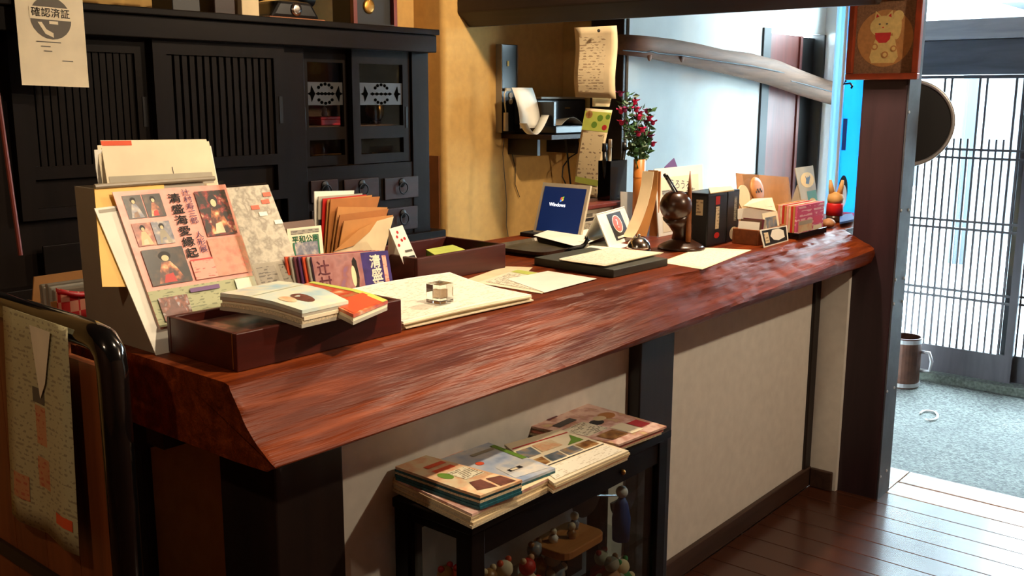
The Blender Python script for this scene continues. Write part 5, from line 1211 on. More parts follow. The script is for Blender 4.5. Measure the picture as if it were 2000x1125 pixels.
# ---- black boxed books
yb0 = 1.555; bxs = [PY(1346, 478, yb0).x, PY(1379, 480, yb0).x, PY(1417, 478, yb0).x, PY(1441, 472, yb0).x]; zbt = PY(1400, 376, yb0).z
for i, lab in ((1, 'black boxed book with a red mark and pale vertical title'), (2, 'black boxed book with a cream seal at the foot of its spine')):
    x0, x1 = bxs[i]+0.001, bxs[i+1]-0.001
    bk = thing('black_book', lab, 'book', ((x0+x1)/2, yb0+0.046, T), 'black boxed books')
    MB().box(x0, x1, yb0, yb0+0.092, T, zbt).build('case', 'plastic_black', bk, bevel=0.003)
    c = Card('spine', 'plastic_dark' if i == 2 else 'ink_black', (x0+0.004, yb0-0.0004, T+0.006), (x1-x0-0.008, 0, 0), (0, 0, zbt-T-0.014), 0.0003, parent=bk); c.parent = c.ob
    if i == 1:
        c.rect(0.38, 0.80, 0.62, 0.97, 'ink_red', 'red_mark'); c.rect(0.40, 0.30, 0.60, 0.76, 'print_list', 'title'); c.disc(0.5, 0.17, 0.018, 'ink_red', 'emblem', 0.010)
    if i == 2: c.rect(0.55, 0.40, 0.80, 0.9, 'print_grey', 'title'); c.disc(0.60, 0.14, 0.030, 'paper_cream', 'seal', 0.022)
    if i == 1:
        c = Card('cover', 'ink_black', (x0-0.0004, yb0+0.088, T+0.006), (0, -0.084, 0), (0, 0, zbt-T-0.014), 0.0003, parent=bk); c.parent = c.ob; c.rect(0.55, 0.6, 0.85, 0.92, 'print_list', 'title')
for i in range(3):
    q = zq([(1388, 377), (1434, 372-i), (1428, 363), (1384, 366)], zbt+0.0025*(i+1)); c = QCard('white_slip', 'paper_white' if i % 2 else 'paper_cream', *q, th=0.0023)
    tag(c.ob, '%s pale paper slip from the bottom on top of the black books' % ORD[i], 'paper', 'slips on the black books')
# ---- wooden box with cards
wx0, wx1, wy0, wy1 = 2.995, 3.205, 1.440, 1.535
wt = tray('card_box', 'small orange-brown wooden box full of cards', wx0, wx1, wy0, wy1, T, TOP+0.052, 'mid_wood', 0.006)
tag(wt, cat='box')
for i, (mt, h, lab) in enumerate((('paper_white', 0.075, 'white card at the end of the small wooden box'), ('holder_brown', 0.080, 'brown card in the small wooden box'), ('ink_maroon', 0.082, 'maroon card in the small wooden box'), ('paper_grey', 0.078, 'grey card in the small wooden box'))):
    x_ = wx0+0.012+0.016*i
    c = QCard('postcard', mt, V((x_, wy1-0.010, T+0.0105)), V((x_, wy0+0.010, T+0.0105)), V((x_+0.012, wy0+0.010, T+h)), V((x_+0.012, wy1-0.010, T+h)), 0.004); tag(c.ob, lab, 'card', 'cards in the wooden box')
c = QCard('postcard', 'paper_warm', V((wx0+0.085, wy0+0.012, T+0.0105)), V((wx1-0.010, wy0+0.012, T+0.0105)), V((wx1-0.014, wy0+0.030, T+0.098)), V((wx0+0.080, wy0+0.030, T+0.098)), 0.002); tag(c.ob, 'cream-bordered picture card leaning in the small wooden box', 'card', 'cards in the wooden box')
c.rect(0.14, 0.2, 0.86, 0.82, 'food_c', 'picture')
c = QCard('paper_bag', 'paper_white', PY(1441, 428, wy1+0.012), PY(1510, 428, wy1+0.012), PY(1508, 402, wy1+0.012), PY(1441, 408, wy1+0.012), 0.002)
c.ob.name = 'white_card'; tag(c.ob, 'white card standing behind the small wooden box', 'card')
c.c  # flat
c2 = QCard('folded_leaflet', 'paper_cream', PY(1452, 402, wy1+0.006), PY(1516, 412, wy1+0.006), PY(1508, 386, wy1+0.03), PY(1470, 388, wy1+0.03), 0.002); tag(c2.ob, 'cream leaflet with red spots fanned above the small wooden box', 'leaflet')
c2.disc(0.45, 0.4, 0.012, 'cat_red', 'red_spot', 0.008); c2.disc(0.6, 0.8, 0.012, 'cat_red', 'red_spot', 0.006)
bb0 = wy1+0.085
kb = QCard('backing_board', 'kraft', V((PY(1447, 440, bb0).x, bb0, T)), V((PY(1552, 430, bb0).x, bb0, T)), PY(1540, 346, bb0+0.03), PY(1439, 338, bb0+0.03), 0.004); tag(kb.ob, 'brown backing board standing behind the card box', 'board')
ry = wy1+0.05
rc = thing('rice_cracker', 'round golden cracker with dark stamp in a clear wrapper', 'cracker', PY(1478, 400, ry))
ctr = PY(1480, 372, ry); 
MB().lathe(ctr+V((0, 0.008, 0)), [(0.045, 0), (0.048, 0.004), (0.045, 0.009), (0.030, 0.011)], 24, (0, -1, 0.25)).build('cracker', 'pale_wood', rc, smooth=True)
for k in range(5): MB().lathe(ctr+V((-0.02+0.010*k, -0.004, -0.004+0.008*(k % 2))), [(0.0045, 0), (0.004, 0.002)], 6, (0, -1, 0.25)).build('stamp', 'ink_black', rc)
MB().par(ctr+V((-0.062, 0.002, -0.062)), (0.125, 0, 0), (0, 0.03, 0.12), (0, -0.001, 0)).build('wrapper', 'clear_film', rc)
MB().box(ctr.x-0.03, ctr.x+0.03, ry-0.005, ry+0.012, T, ctr.z-0.058).build('prop', 'paper_cream', rc)
r2 = PY(1452, 386, wy1+0.03)
rd = thing('round_fan', 'plain round cream fan beside the wrapped cracker', 'fan', V((r2.x, r2.y, T)))
MB().lathe(r2, [(0.044, 0), (0.044, 0.003)], 24, (0, -1, 0.2)).build('disc', 'paper_cream', rd); MB().tube([r2+V((0, 0.001, -0.04)), V((r2.x, r2.y+0.006, T))], 0.004, 6).build('handle', 'bamboo', rd)
sg0, sg1 = PZ(1492, 484, T), PZ(1540, 470, T)
sg = QCard('small_sign', 'paper_white', sg0, sg1, PY(1537, 440, sg1.y+0.012), PY(1484, 449, sg0.y+0.012), 0.002); tag(sg.ob, 'small black sign with a white drawing leaning on the card box', 'sign')
sg.rect(0.05, 0.07, 0.95, 0.93, 'ink_black', 'black_panel'); sg.poly([(0.32, 0.55), (0.42, 0.88), (0.66, 0.90), (0.84, 0.72), (0.86, 0.3), (0.6, 0.2), (0.42, 0.3)], 'paper_white', 'drawing'); sg.rect(0.10, 0.2, 0.26, 0.8, 'print_list', 'lettering')
# ---- pack of pink leaflets
px0, px1, py0, py1 = 3.222, 3.462, 1.400, 1.492
pb_ = tray('leaflet_tray', 'low black tray under the pink leaflets', px0, px1, py0, py1, T, TOP+0.022, 'black_lacquer', 0.004)
zp0 = TOP+0.0105; zp = PY(1548, 406, py0+0.006).z
for i in range(10):
    y_ = py0+0.006+0.0079*i
    c = Card('pink_leaflet', 'print_pinkbox' if i == 0 else ['pink_paper', 'kraft', 'ink_red', 'leaf_orange'][i % 4], (px0+0.006, y_+0.0070, zp0), (px1-px0-0.012, 0, 0), (0, 0, zp-zp0-0.001*(i % 3)), 0.0072)
    tag(c.ob, 'front pink leaflet with white lettering in the black tray' if i == 0 else '%s leaflet from the front of the pink row in the black tray' % ORD[i], 'leaflet', 'pink leaflets in the black tray')
    if i == 0: c.rect(0.06, 0.10, 0.58, 0.48, 'leaf_orange', 'picture'); c.rect(0.62, 0.30, 0.95, 0.55, 'banner_pink', 'heading'); c.rect(0.62, 0.06, 0.95, 0.24, 'paper_warm', 'text'); c.rect(0.08, 0.34, 0.56, 0.47, 'paper_grey', 'text')
    else: MB().box(px0+0.006, px0+0.0062, y_+0.0, y_+0.007, zp-0.05, zp-0.0025).build('red_edge', 'ink_red', c.ob) if False else None
yc_ = 1.56
cc_ = thing('courier_card', 'tall card with a black cat in a yellow oval above a green panel', 'card', V((PY(1575, 400, yc_).x, yc_, T)))
k1 = QCard('card', 'paper_grey', V((PY(1575, 430, yc_).x, yc_, T)), V((PY(1602, 430, yc_).x, yc_, T)), PY(1588, 323, yc_+0.05), PY(1553, 328, yc_+0.05), 0.003, parent=cc_)
k1.disc(0.55, 0.76, 0.052, 'yellow_folder', 'logo_oval', 0.030); k1.poly([(0.42, 0.70), (0.60, 0.68), (0.66, 0.74), (0.74, 0.80), (0.70, 0.84), (0.66, 0.80), (0.60, 0.82), (0.54, 0.79), (0.46, 0.84), (0.48, 0.76)], 'ink_black', 'logo_cat')
k1.rect(0.40, 0.0, 0.98, 0.56, 'ink_green', 'green_panel'); k1.disc(0.66, 0.36, 0.03, 'yellow_folder', 'small_logo', 0.016)
MB().prism([V((k1.c[0].x, yc_+0.004, T)), V((k1.c[0].x, yc_+0.09, T)), k1.c[3].lerp(k1.c[0], 0.3)+V((0, 0.006, 0))], (0.004, 0, 0)).build('strut', 'paper_grey', cc_)
# ---- wooden rabbit and pebble
rx = 3.80; rp = PX(1629, 428, rx); rp = V((rx, rp.y, T)); zt_ = PX(1623, 351, rx).z
rw = thing('wooden_rabbit', 'plain wooden rabbit-eared ornament in a red coat at the far end of the counter', 'ornament', rp)
hgt = zt_-T
MB().lathe(rp, [(0.030, 0), (0.033, 0.006), (0.032, hgt*0.16)], 20).build('foot', 'dark_turned', rw, smooth=True)
MB().lathe(rp+V((0, 0, hgt*0.16)), [(0.033, 0), (0.032, hgt*0.25), (0.030, hgt*0.29)], 20).build('coat', 'bunny_red', rw, smooth=True)
MB().lathe(rp+V((0, 0, hgt*0.452)), [(0.029, 0), (0.031, hgt*0.10), (0.028, hgt*0.20), (0.012, hgt*0.26)], 20).build('head', 'bunny_wood', rw, smooth=True)
ed = V((0.4, -0.9, 0)).normalized()
for s in (-1, 1): MB().tube([rp+ed*(s*0.014)+V((0, 0, hgt*0.66)), rp+ed*(s*0.019)+V((0, 0, hgt*0.84)), rp+ed*(s*0.023)+V((0, 0, hgt))], [0.012, 0.010, 0.005], 10).build('ear', 'bunny_wood', rw, smooth=True)
pp = PZ(1628, 446, T); mp = MB().ball((pp.x, pp.y+0.02, T+0.018), 0.028, 0.024, 0.018, 14, 9)
for i, v in enumerate(mp.v): mp.v[i] = v+V((1, 1, 0.6))*0.003*noise.noise(v*60)
tag(mp.build('brown_pebble', 'pebble_brown', smooth=True), 'lumpy brown stone beside the pink leaflets', 'stone')
for i in range(3):
    q = zq([(1640, 434), (1669, 428), (1664, 416), (1640, 420)], T+0.008*(i+1)); c = QCard('blue_booklet', 'deep_blue' if i == 2 else 'plastic_white', *q, th=0.0075); tag(c.ob, 'top blue booklet on the counter beside the pillar' if i == 2 else '%s white booklet from the bottom under the blue one beside the pillar' % ORD[i], 'booklet', 'booklets beside the pillar')
# ---- cloth-lined box at the near back corner
gy = 2.10
gb = thing('napkin_box', 'kraft paper box lined with red gingham cloth at the counter corner', 'box', (1.08, gy, T))
bl_, br2 = PY(105, 650, gy), PY(225, 640, gy)
xb0, xb1 = PY(84, 600, gy).x, PY(232, 600, gy).x
MB().prism([V((xb0, gy+0.06, T)), V((xb1, gy+0.06, T)), PY(222, 519, gy+0.07), PY(67, 541, gy+0.07)], (0, 0.004, 0)).build('back_board', 'kraft', gb)
MB().box(xb0, xb1, gy-0.04, gy-0.036, T, T+0.05).build('front_board', 'kraft', gb)
MB().box(xb0+0.001, xb1-0.001, gy-0.035, gy+0.058, T+0.001, T+0.008).build('bottom', 'kraft', gb)
MB().sheet(lambda u, v: V((xb0+0.01+(xb1-xb0-0.02)*u, gy-0.046-0.004*math.sin(9*u), T+0.002+(0.078-0.03*math.sin(PI*u)*0.6)*v)), 12, 3, (0, -1, 0), 0.002).build('lining', 'gingham', gb, smooth=True)
MB().sheet(lambda u, v: V((xb0+0.01+(xb1-xb0-0.02)*u, gy-0.047-0.006*math.sin(9*u)-0.003, T+0.078-0.018*math.sin(PI*u)-0.010*(1-v))), 12, 1, (0, -1, 0), 0.002).build('hem', 'bunny_red', gb, smooth=True)
for i in range(5):
    y_ = gy-0.028+0.014*i
    o = MB().box(xb0+0.012, xb1-0.012, y_, y_+0.010, T+0.0085, T+0.072+0.005*(i % 3)).build('napkin_pack', 'paper_grey' if i % 2 else 'holder_grey', bevel=0.003); tag(o, '%s grey napkin pack from the front in the gingham box' % ORD[i], 'napkins', 'napkin packs in the gingham box')

# ================================================================== GLASS DISPLAY CASE WITH BROCHURES
tx0_, tx1_, tyf, tyb, ZTB = 1.345, 2.105, 1.222, 1.448, 0.672
dc = thing('display_case', 'black framed glass display case against the counter wall', 'display case', ((tx0_+tx1_)/2, (tyf+tyb)/2, 0))
MB().box(tx0_, tx1_, tyf, tyb, ZTB-0.022, ZTB).build('top', 'cabinet_wood_x', dc, bevel=0.003)
lg_ = 0.042
for i, (x, y) in enumerate(((tx0_+0.006, tyf+0.006), (tx1_-lg_-0.006, tyf+0.006), (tx0_+0.006, tyb-lg_), (tx1_-lg_-0.006, tyb-lg_))):
    MB().box(x, x+lg_, y, y+lg_, 0.0, ZTB-0.0225).build('leg', 'cabinet_wood', dc, bevel=0.003)
fx0, fx1 = tx0_+lg_+0.0065, tx1_-lg_-0.0065
MB().box(fx0, fx1, tyf+0.010, tyf+0.028, ZTB-0.080, ZTB-0.0225).build('apron', 'cabinet_wood_x', dc)
MB().box(fx0, fx1, tyb-0.030, tyb-0.014, ZTB-0.080, ZTB-0.0225).build('apron', 'cabinet_wood_x', dc)
MB().box(tx0_+0.012, tx0_+0.028, tyf+lg_+0.0065, tyb-lg_-0.0005, ZTB-0.045, ZTB-0.0225).build('apron', 'cabinet_wood_x', dc)
MB().box(tx1_-0.028, tx1_-0.012, tyf+lg_+0.0065, tyb-lg_-0.0005, ZTB-0.045, ZTB-0.0225).build('apron', 'cabinet_wood_x', dc)
kp = PY(1215, 888, tyf+0.008); MB().ball((kp.x, tyf+0.004, ZTB-0.052), 0.007).build('knob', 'brass', dc, smooth=True)
MB().box(fx0, fx1, tyf+0.016, tyf+0.020, 0.10, ZTB-0.081).build('pane', 'pane_glass', dc)
MB().box(tx0_+0.016, tx0_+0.020, tyf+lg_+0.0065, tyb-lg_-0.0005, 0.10, ZTB-0.046).build('pane', 'pane_glass', dc)
MB().box(tx1_-0.020, tx1_-0.016, tyf+lg_+0.0065, tyb-lg_-0.0005, 0.10, ZTB-0.046).build('pane', 'pane_glass', dc)
ZS1, ZS0 = 0.385, 0.25
MB().box(fx0, fx1, tyf+0.030, tyb-0.032, ZS1-0.005, ZS1).build('glass_shelf', 'pane_glass', dc)
MB().box(tx0_+0.05, tx1_-0.05, tyf+0.03, tyb-0.032, ZS0-0.012, ZS0).build('shelf', 'cabinet_wood_x', dc)
MB().box(tx0_+0.03, tx1_-0.03, tyf+0.012, tyb-0.012, 0.08, 0.0995).build('bottom', 'cabinet_wood_x', dc)
# goods on the glass shelf
def gp_(px, py, y): p = PY(px, py, y); return p
wbp = PY(1110, 1045, 1.30)
wb_ = thing('wooden_plate', 'rounded wooden plate with tiny figures on the glass shelf', 'plate', (wbp.x, 1.30, ZS1+0.0003))
def rpoly(cx, cy, hx, hy, r, z, n=5):
    out = []
    for (sx, sy, a0) in ((1, 1, 0), (-1, 1, PI/2), (-1, -1, PI), (1, -1, 3*PI/2)):
        for k in range(n): a_ = a0+PI/2*k/(n-1); out.append(V((cx+sx*(hx-r)+r*math.cos(a_), cy+sy*(hy-r)+r*math.sin(a_), z)))
    return out
MB().box(wbp.x-0.03, wbp.x+0.03, 1.28, 1.34, ZS1+0.0003, ZS1+0.069).build('stand', 'plastic_black', wb_)
MB().prism(rpoly(wbp.x, 1.30, 0.085, 0.055, 0.03, ZS1+0.0695), (0, 0, 0.020)).build('plate', 'pale_wood', wb_, bevel=0.003)
for (dx, dy, h, mt, lab) in ((-0.045, 0.01, 0.035, 'plastic_white', 'tiny white figure on the wooden plate'), (0.0, -0.01, 0.04, 'food_b', 'tiny brown figure on the wooden plate'), (0.045, 0.015, 0.045, 'photo_doll_d', 'tiny grey figure on the wooden plate')):
    o = thing('tiny_figure', lab, 'figurine', (wbp.x+dx, 1.30+dy, ZS1+0.0895), 'figures in the display case')
    MB().lathe((wbp.x+dx, 1.30+dy, ZS1+0.0897), [(0.010, 0), (0.012, h*0.3), (0.006, h*0.55)], 12).build('body', mt, o, smooth=True)
    MB().ball((wbp.x+dx, 1.30+dy, ZS1+0.0897+h*0.72), h*0.24).build('head', 'plastic_cream', o, smooth=True)
bp_ = PY(1186, 990, 1.37)
bo = thing('black_fan_pair', 'pair of black half-round paper fans hanging inside the display case', 'fans', (bp_.x, 1.37, bp_.z-0.06))
for s in (-1, 1):
    c = PY(1150 if s < 0 else 1222, 985, 1.385)
    MB().prism([V((c.x+0.060*math.cos(t), 1.39, c.z+0.02-0.055*math.sin(t))) for t in [PI*k/14 for k in range(15)]], (0, 0.006, 0)).build('fan', 'plastic_black', bo)
MB().tube([PY(1165, 968, 1.392), PY(1205, 968, 1.392)], 0.003, 6).build('rod', 'steel_rim', bo)
for (a, b, y, r, mt, lab) in ((1215, 950, 1.30, 0.022, 'deep_blue', 'small dark blue doll with white hair behind the glass'),):
    c = PY(a, b, y)
    o = thing('cloth_doll', lab, 'doll', (c.x, y, ZS1+0.0003), 'figures in the display case')
    MB().lathe((c.x, y, ZS1+0.0003), [(0.022, 0), (0.024, 0.06), (0.016, 0.10), (0.008, 0.115)], 14).build('body', mt, o, smooth=True)
    MB().ball((c.x, y, ZS1+0.130), 0.016).build('head', 'plastic_white', o, smooth=True)
gp2 = [(985, 1085, 1.30, 'orange_red', 'paper_warm'), (1045, 1072, 1.33, 'food_b', 'food_c'), (1030, 1105, 1.29, 'leaf_orange', 'ink_red'), (1080, 1095, 1.30, 'food_c', 'paper_grey'), (1100, 1078, 1.36, 'yellow_folder', 'orange_red'), (1175, 1085, 1.33, 'cat_red', 'paper_warm'), (1195, 1098, 1.29, 'pebble_brown', 'paper_grey'), (1215, 1108, 1.29, 'green_cloth', 'paper_cream'), (1238, 1100, 1.33, 'pebble_brown', 'paper_warm'), (900, 1100, 1.36, 'ink_red', 'orange_red'), (870, 1110, 1.38, 'ink_red', 'kraft_deep'), (955, 1112, 1.30, 'paper_cream', 'food_b')]
labs = ['orange and white stuffed toy in the display case', 'brown patterned pouch in the display case', 'orange-striped packet low in the display case', 'blue-grey round box in the display case', 'yellow and orange ornament under the wooden plate', 'red and cream toy near the green one in the display case', 'brown soft toy beside the green one in the display case', 'bright green toy in the display case', 'brown and cream toy next to the far case leg', 'dark red cloth bundle behind the near case leg', 'larger dark red cloth bundle at the near case end', 'cream patterned packet next to the near case leg']
for (a, b, y, m1, m2_), lab in zip(gp2, labs):
    c = PY(a, b, y); zb2 = ZS1 if a < 1120 else ZS0; h = min(0.125, max(0.05, c.z-zb2+0.02)); x = min(max(c.x, fx0+0.04), fx1-0.04)
    o = thing('souvenir_toy', lab, 'toy', (x, y, zb2+0.0003), 'souvenirs in the display case')
    mm = MB().lathe((x, y, zb2+0.0003), [(0.020, 0), (0.030, h*0.2), (0.028, h*0.45), (0.016, h*0.62)], 14)
    for i, v in enumerate(mm.v): mm.v[i] = v+V((1, 1, 0.3))*0.006*noise.noise(v*30)
    mm.build('body', m1, o, smooth=True)
    MB().ball((x, y, zb2+h*0.78), 0.021, 0.019, 0.020).build('head', m2_, o, smooth=True)
    for s in (-1, 1):
        MB().ball((x+s*0.024, y-0.012, zb2+h*0.42), 0.011).build('arm', m2_, o, smooth=True); MB().ball((x+s*0.014, y, zb2+h*0.78+0.018), 0.0075).build('ear', m1, o, smooth=True)
# brochures lying on the case (near end first)
ZB = ZTB+0.0004
def cor(pix, z): return zq(pix, z)
c = pile('booklet', 'patterned booklet on the broad beige pile at the near case end', '%s booklet from the top of the broad beige pile on the case', 'booklet', [(922, 1004), (1072, 934), (850, 862), (708, 905)], ZB+0.030, 5, 0.0059, 'food_a', ['page_edges', 'paper_cream'], 'booklets piled on the display case', 0.005)
c.rect(0.0, 0.6, 0.6, 1.0, 'leaf_orange', 'picture'); c.rect(0.6, 0.0, 1.0, 0.6, 'paper_cream', 'page'); c.rect(0.15, 0.86, 0.5, 0.97, 'orange_red', 'red_band'); c.disc(0.28, 0.88, 0.014, 'cat_red', 'red_dot')
b3 = pile('booklet', 'cream hinoki leaflet with a green oval on the teal pile', '%s booklet from the top of the teal-edged pile on the case', 'booklet', [(938, 970), (1020, 939), (832, 889), (772, 911)], ZB+0.030+0.030, 5, 0.0059, 'leaf_orange', ['teal_edge', 'teal_edge', 'page_edges'], 'booklets piled on the display case', 0.003,
          bend=lambda a, b: 0.010*max(0, 0.25-b)*4*0.2, nu=2, nv=4)
tag(b3.ob, 'cream leaflet with a green oval and wood blocks on the teal pile')
b3.disc(0.30, 0.52, 0.014, 'green_card', 'green_oval', 0.020); b3.poly([(0.15, 0.10), (0.35, 0.28), (0.6, 0.26), (0.5, 0.04)], 'wood_block', 'wood_block'); b3.poly([(0.55, 0.03), (0.68, 0.24), (0.95, 0.20), (0.9, 0.02)], 'wood_block', 'wood_block')
b3.rect(0.42, 0.34, 0.92, 0.56, 'print_notice', 'text'); b3.rect(0.3, 0.62, 0.85, 0.68, 'orange_red', 'lettering'); b3.rect(0.35, 0.74, 0.9, 0.80, 'orange_red', 'lettering')
mq = [V((1.455, 1.232, ZB+0.042)), V((1.612, 1.219, ZB+0.042)), V((1.640, 1.435, ZB+0.042)), V((1.480, 1.446, ZB+0.042))]
QQ = QCard('booklet', 'teal_edge', *[p-V((0, 0, 0.0059)) for p in mq], th=0.0057); tag(QQ.ob, 'teal-edged brochure directly under the mountain brochure on the case', 'booklet', 'booklets piled on the display case')
b2 = QCard('booklet', 'mountain', *mq, th=0.0057); tag(b2.ob, 'mountain and sky brochure across the middle of the display case', 'booklet', 'booklets piled on the display case')
b2.poly([(0.35, 0.1), (0.95, 0.05), (0.97, 0.35), (0.75, 0.45), (0.55, 0.38), (0.40, 0.42)], 'snow', 'snow_field'); b2.rect(0.45, 0.24, 0.7, 0.30, 'ink_black', 'slot'); b2.rect(0.5, 0.25, 0.62, 0.29, 'paper_warm', 'label')
b2.disc(0.35, 0.62, 0.010, 'orange_red', 'red_mark'); b2.rect(0.45, 0.80, 0.95, 0.86, 'print_grey', 'lettering'); b2.rect(0.9, 0.4, 0.99, 0.9, 'green_card', 'band')
b4 = pile('booklet', 'cream brochure with small photos hanging over the case edge', '%s brochure from the top of the cream photo pile on the case', 'booklet', [(1082, 944), (1228, 880), (1092, 838), (985, 868)], ZB+0.030, 4, 0.0056, 'paper_warm', ['page_edges', 'paper_cream', 'leaf_orange'], 'booklets piled on the display case', 0.004)
for (u0, v0, u1, v1, mt) in ((0.02, 0.36, 0.22, 0.52, 'food_b'), (0.25, 0.36, 0.46, 0.52, 'food_c'), (0.49, 0.36, 0.70, 0.52, 'food_c'), (0.73, 0.36, 0.95, 0.52, 'food_b'), (0.30, 0.60, 0.62, 0.80, 'leaf_orange'), (0.02, 0.58, 0.26, 0.78, 'food_c')): b4.rect(u0, v0, u1, v1, mt, 'photo')
b4.poly([(0.66, 0.56), (0.92, 0.56), (0.92, 0.78), (0.82, 0.66)], 'green_card', 'green_arrow'); b4.rect(0.02, 0.31, 0.97, 0.325, 'ink_black', 'rule'); b4.rect(0.05, 0.04, 0.95, 0.28, 'print_paper_h', 'text'); b4.rect(0.02, 0.84, 0.97, 0.86, 'cat_red', 'rule')
b5 = pile('booklet', 'pink gourmet brochure with food photos at the far case end', '%s brochure from the top of the pink fan at the far case end', 'booklet', [(1208, 868), (1302, 832), (1112, 778), (1008, 826)], ZB+0.022, 4, 0.0054, 'food_a', ['pink_paper', 'page_edges'], 'booklets piled on the display case', 0.010)
for (u, v, r, mt) in ((0.55, 0.88, 0.022, 'ink_red'), (0.80, 0.50, 0.024, 'pale_wood'), (0.52, 0.46, 0.020, 'plastic_dark'), (0.55, 0.18, 0.014, 'orange_red'), (0.66, 0.5, 0.018, 'paper_cream')): b5.disc(u, v, r, mt, 'picture_dish', r*0.8)
b5.rect(0.04, 0.30, 0.44, 0.56, 'print_notice', 'text'); b5.rect(0.10, 0.10, 0.42, 0.26, 'food_b', 'photo'); b5.rect(0.72, 0.12, 0.92, 0.26, 'cat_red', 'red_panel'); b5.rect(0.45, 0.08, 0.70, 0.30, 'paper_warm', 'text'); b5.rect(0.12, 0.62, 0.45, 0.70, 'plastic_dark', 'lettering'); b5.rect(0.25, 0.80, 0.42, 0.92, 'ink_maroon', 'red_patch')

# ================================================================== PICTURE ON THE PILLAR
XF = XP0-0.030
f_bl, f_br, f_tr, f_tl = PX(1658, 158, XF), PX(1796, 153, XF), PX(1800, -22, XF), PX(1654, -12, XF)
# keep it square: same y for both uprights
yl, yr_ = (f_bl.y+f_tl.y)/2, (f_br.y+f_tr.y)/2; zb_, zt2 = (f_bl.z+f_br.z)/2, (f_tl.z+f_tr.z)/2
pfm = thing('cat_picture', 'square framed picture of a beckoning cat on a round cream disc', 'picture', (XF, (yl+yr_)/2, zb_))
fw = 0.022
for (y0, y1, z0, z1) in ((yr_, yl, zb_, zb_+fw), (yr_, yl, zt2-fw, zt2), (yr_, yr_+fw, zb_+fw, zt2-fw), (yl-fw, yl, zb_+fw, zt2-fw)): MB().box(XF-0.004, XF+0.026, y0, y1, z0, z1).build('frame', 'picture_frame_wood', pfm, bevel=0.003)
cv = Card('canvas', 'hessian', (XF+0.016, yl-fw, zb_+fw), (0, -(yl-yr_-2*fw), 0), (0, 0, zt2-zb_-2*fw), 0.004, parent=pfm); cv.parent = cv.ob
cv.disc(0.5, 0.47, 0.098, 'medallion_brown', 'medallion', 0.098, n=40)
cv.poly([(0.30, 0.14), (0.68, 0.14), (0.74, 0.22), (0.70, 0.36), (0.66, 0.50), (0.36, 0.50), (0.30, 0.36), (0.26, 0.22)], 'cat_cream', 'cat_body')
cv.disc(0.69, 0.62, 0.016, 'cat_cream', 'raised_paw', 0.044); cv.disc(0.70, 0.76, 0.019, 'cat_cream', 'raised_paw', 0.019, n=16)
cv.poly([(0.30, 0.66), (0.32, 0.84), (0.44, 0.75)], 'cat_cream', 'cat_ear'); cv.poly([(0.48, 0.75), (0.60, 0.84), (0.62, 0.66)], 'cat_cream', 'cat_ear')
cv.poly([(0.325, 0.71), (0.34, 0.80), (0.405, 0.745)], 'cat_red', 'cat_ear_inner'); cv.poly([(0.515, 0.745), (0.58, 0.80), (0.595, 0.71)], 'cat_red', 'cat_ear_inner')
cv.disc(0.46, 0.63, 0.046, 'cat_cream', 'cat_head', 0.036, n=24)
cv.poly([(0.33, 0.545), (0.60, 0.545), (0.59, 0.46), (0.53, 0.41), (0.41, 0.41), (0.35, 0.46)], 'cat_red', 'bib')
for (u, v) in ((0.40, 0.66), (0.52, 0.66)): cv.disc(u, v, 0.0042, 'ink_grey', 'cat_eye', 0.003, n=10)
cv.disc(0.46, 0.615, 0.0035, 'cat_red', 'cat_nose', 0.0025, n=8)
for (u, v, r) in ((0.34, 0.36, 0.012), (0.52, 0.25, 0.012), (0.66, 0.33, 0.011)): cv.disc(u, v, r, 'medallion_brown', 'coin_spot', n=12); cv.disc(u, v, r*0.6, 'cat_cream', 'coin_spot', n=10)
hk = MB().tube([V((XF, yl-0.004, zb_-0.002)), V((XF, yl+0.004, zb_-0.014)), V((XF, yl-0.02, zb_-0.012)), V((XF, yl-0.028, zb_-0.022)), V((XF, yl-0.024, zb_-0.030))], 0.004, 6).build('hook', 'iron', pfm, smooth=True)
MB().box(XF+0.0265, XP0-0.0005, (yl+yr_)/2-0.02, (yl+yr_)/2+0.02, zt2-0.10, zt2-0.04).build('hanger', 'iron', pfm)

# ================================================================== GONG, MUG BARREL, RING, BANNER
gcn = PX(1774, 241, 3.90); gr = 0.163
gn = thing('round_gong', 'large round black gong with a pale rim hung behind the pillar', 'gong', (3.90, gcn.y, gcn.z-gr))
ax = V((-0.93, -0.36, 0)).normalized()
MB().lathe(gcn, [(gr*0.93, 0.0), (gr*0.96, 0.006), (gr*0.94, -0.03)], 48, ax, caps=True).build('face', 'gong_black', gn)
MB().tube([gcn+ax.orthogonal().normalized()*0+ (V((0, 0, 1))*math.cos(t)+ax.cross(V((0, 0, 1))).normalized()*math.sin(t))*gr*0.965 for t in [2*PI*k/56 for k in range(56)]], 0.008, 8, True).build('rim', 'steel_rim', gn, smooth=True)
MB().tube([V((XP1+0.001, gcn.y, gcn.z+0.08)), V((3.88, gcn.y, gcn.z+0.08))], 0.007, 8).build('hook', 'iron', gn)
ub = PZ(1758, 754, GZ); ub = V((6.10, 1.925, GZ+0.0005)); ztp_ = PX(1760, 655, 6.10).z; hb = ztp_-ub.z; rbk = 0.098
um = thing('barrel_mug', 'brown wooden barrel mug used as an umbrella stand by the lattice door', 'barrel', ub)
MB().lathe(ub, [(rbk, 0), (rbk, hb), (rbk-0.010, hb), (rbk-0.010, 0.02)], 32).build('body', 'copper_mug', um, smooth=False)
for z_ in (0.02, hb-0.02): MB().lathe(ub+V((0, 0, z_)), [(rbk+0.0005, -0.012), (rbk+0.003, -0.012), (rbk+0.003, 0.012), (rbk+0.0005, 0.012)], 32, caps=False).build('hoop', 'steel_rim', um)
hd = V((0.15, -1, 0)).normalized()
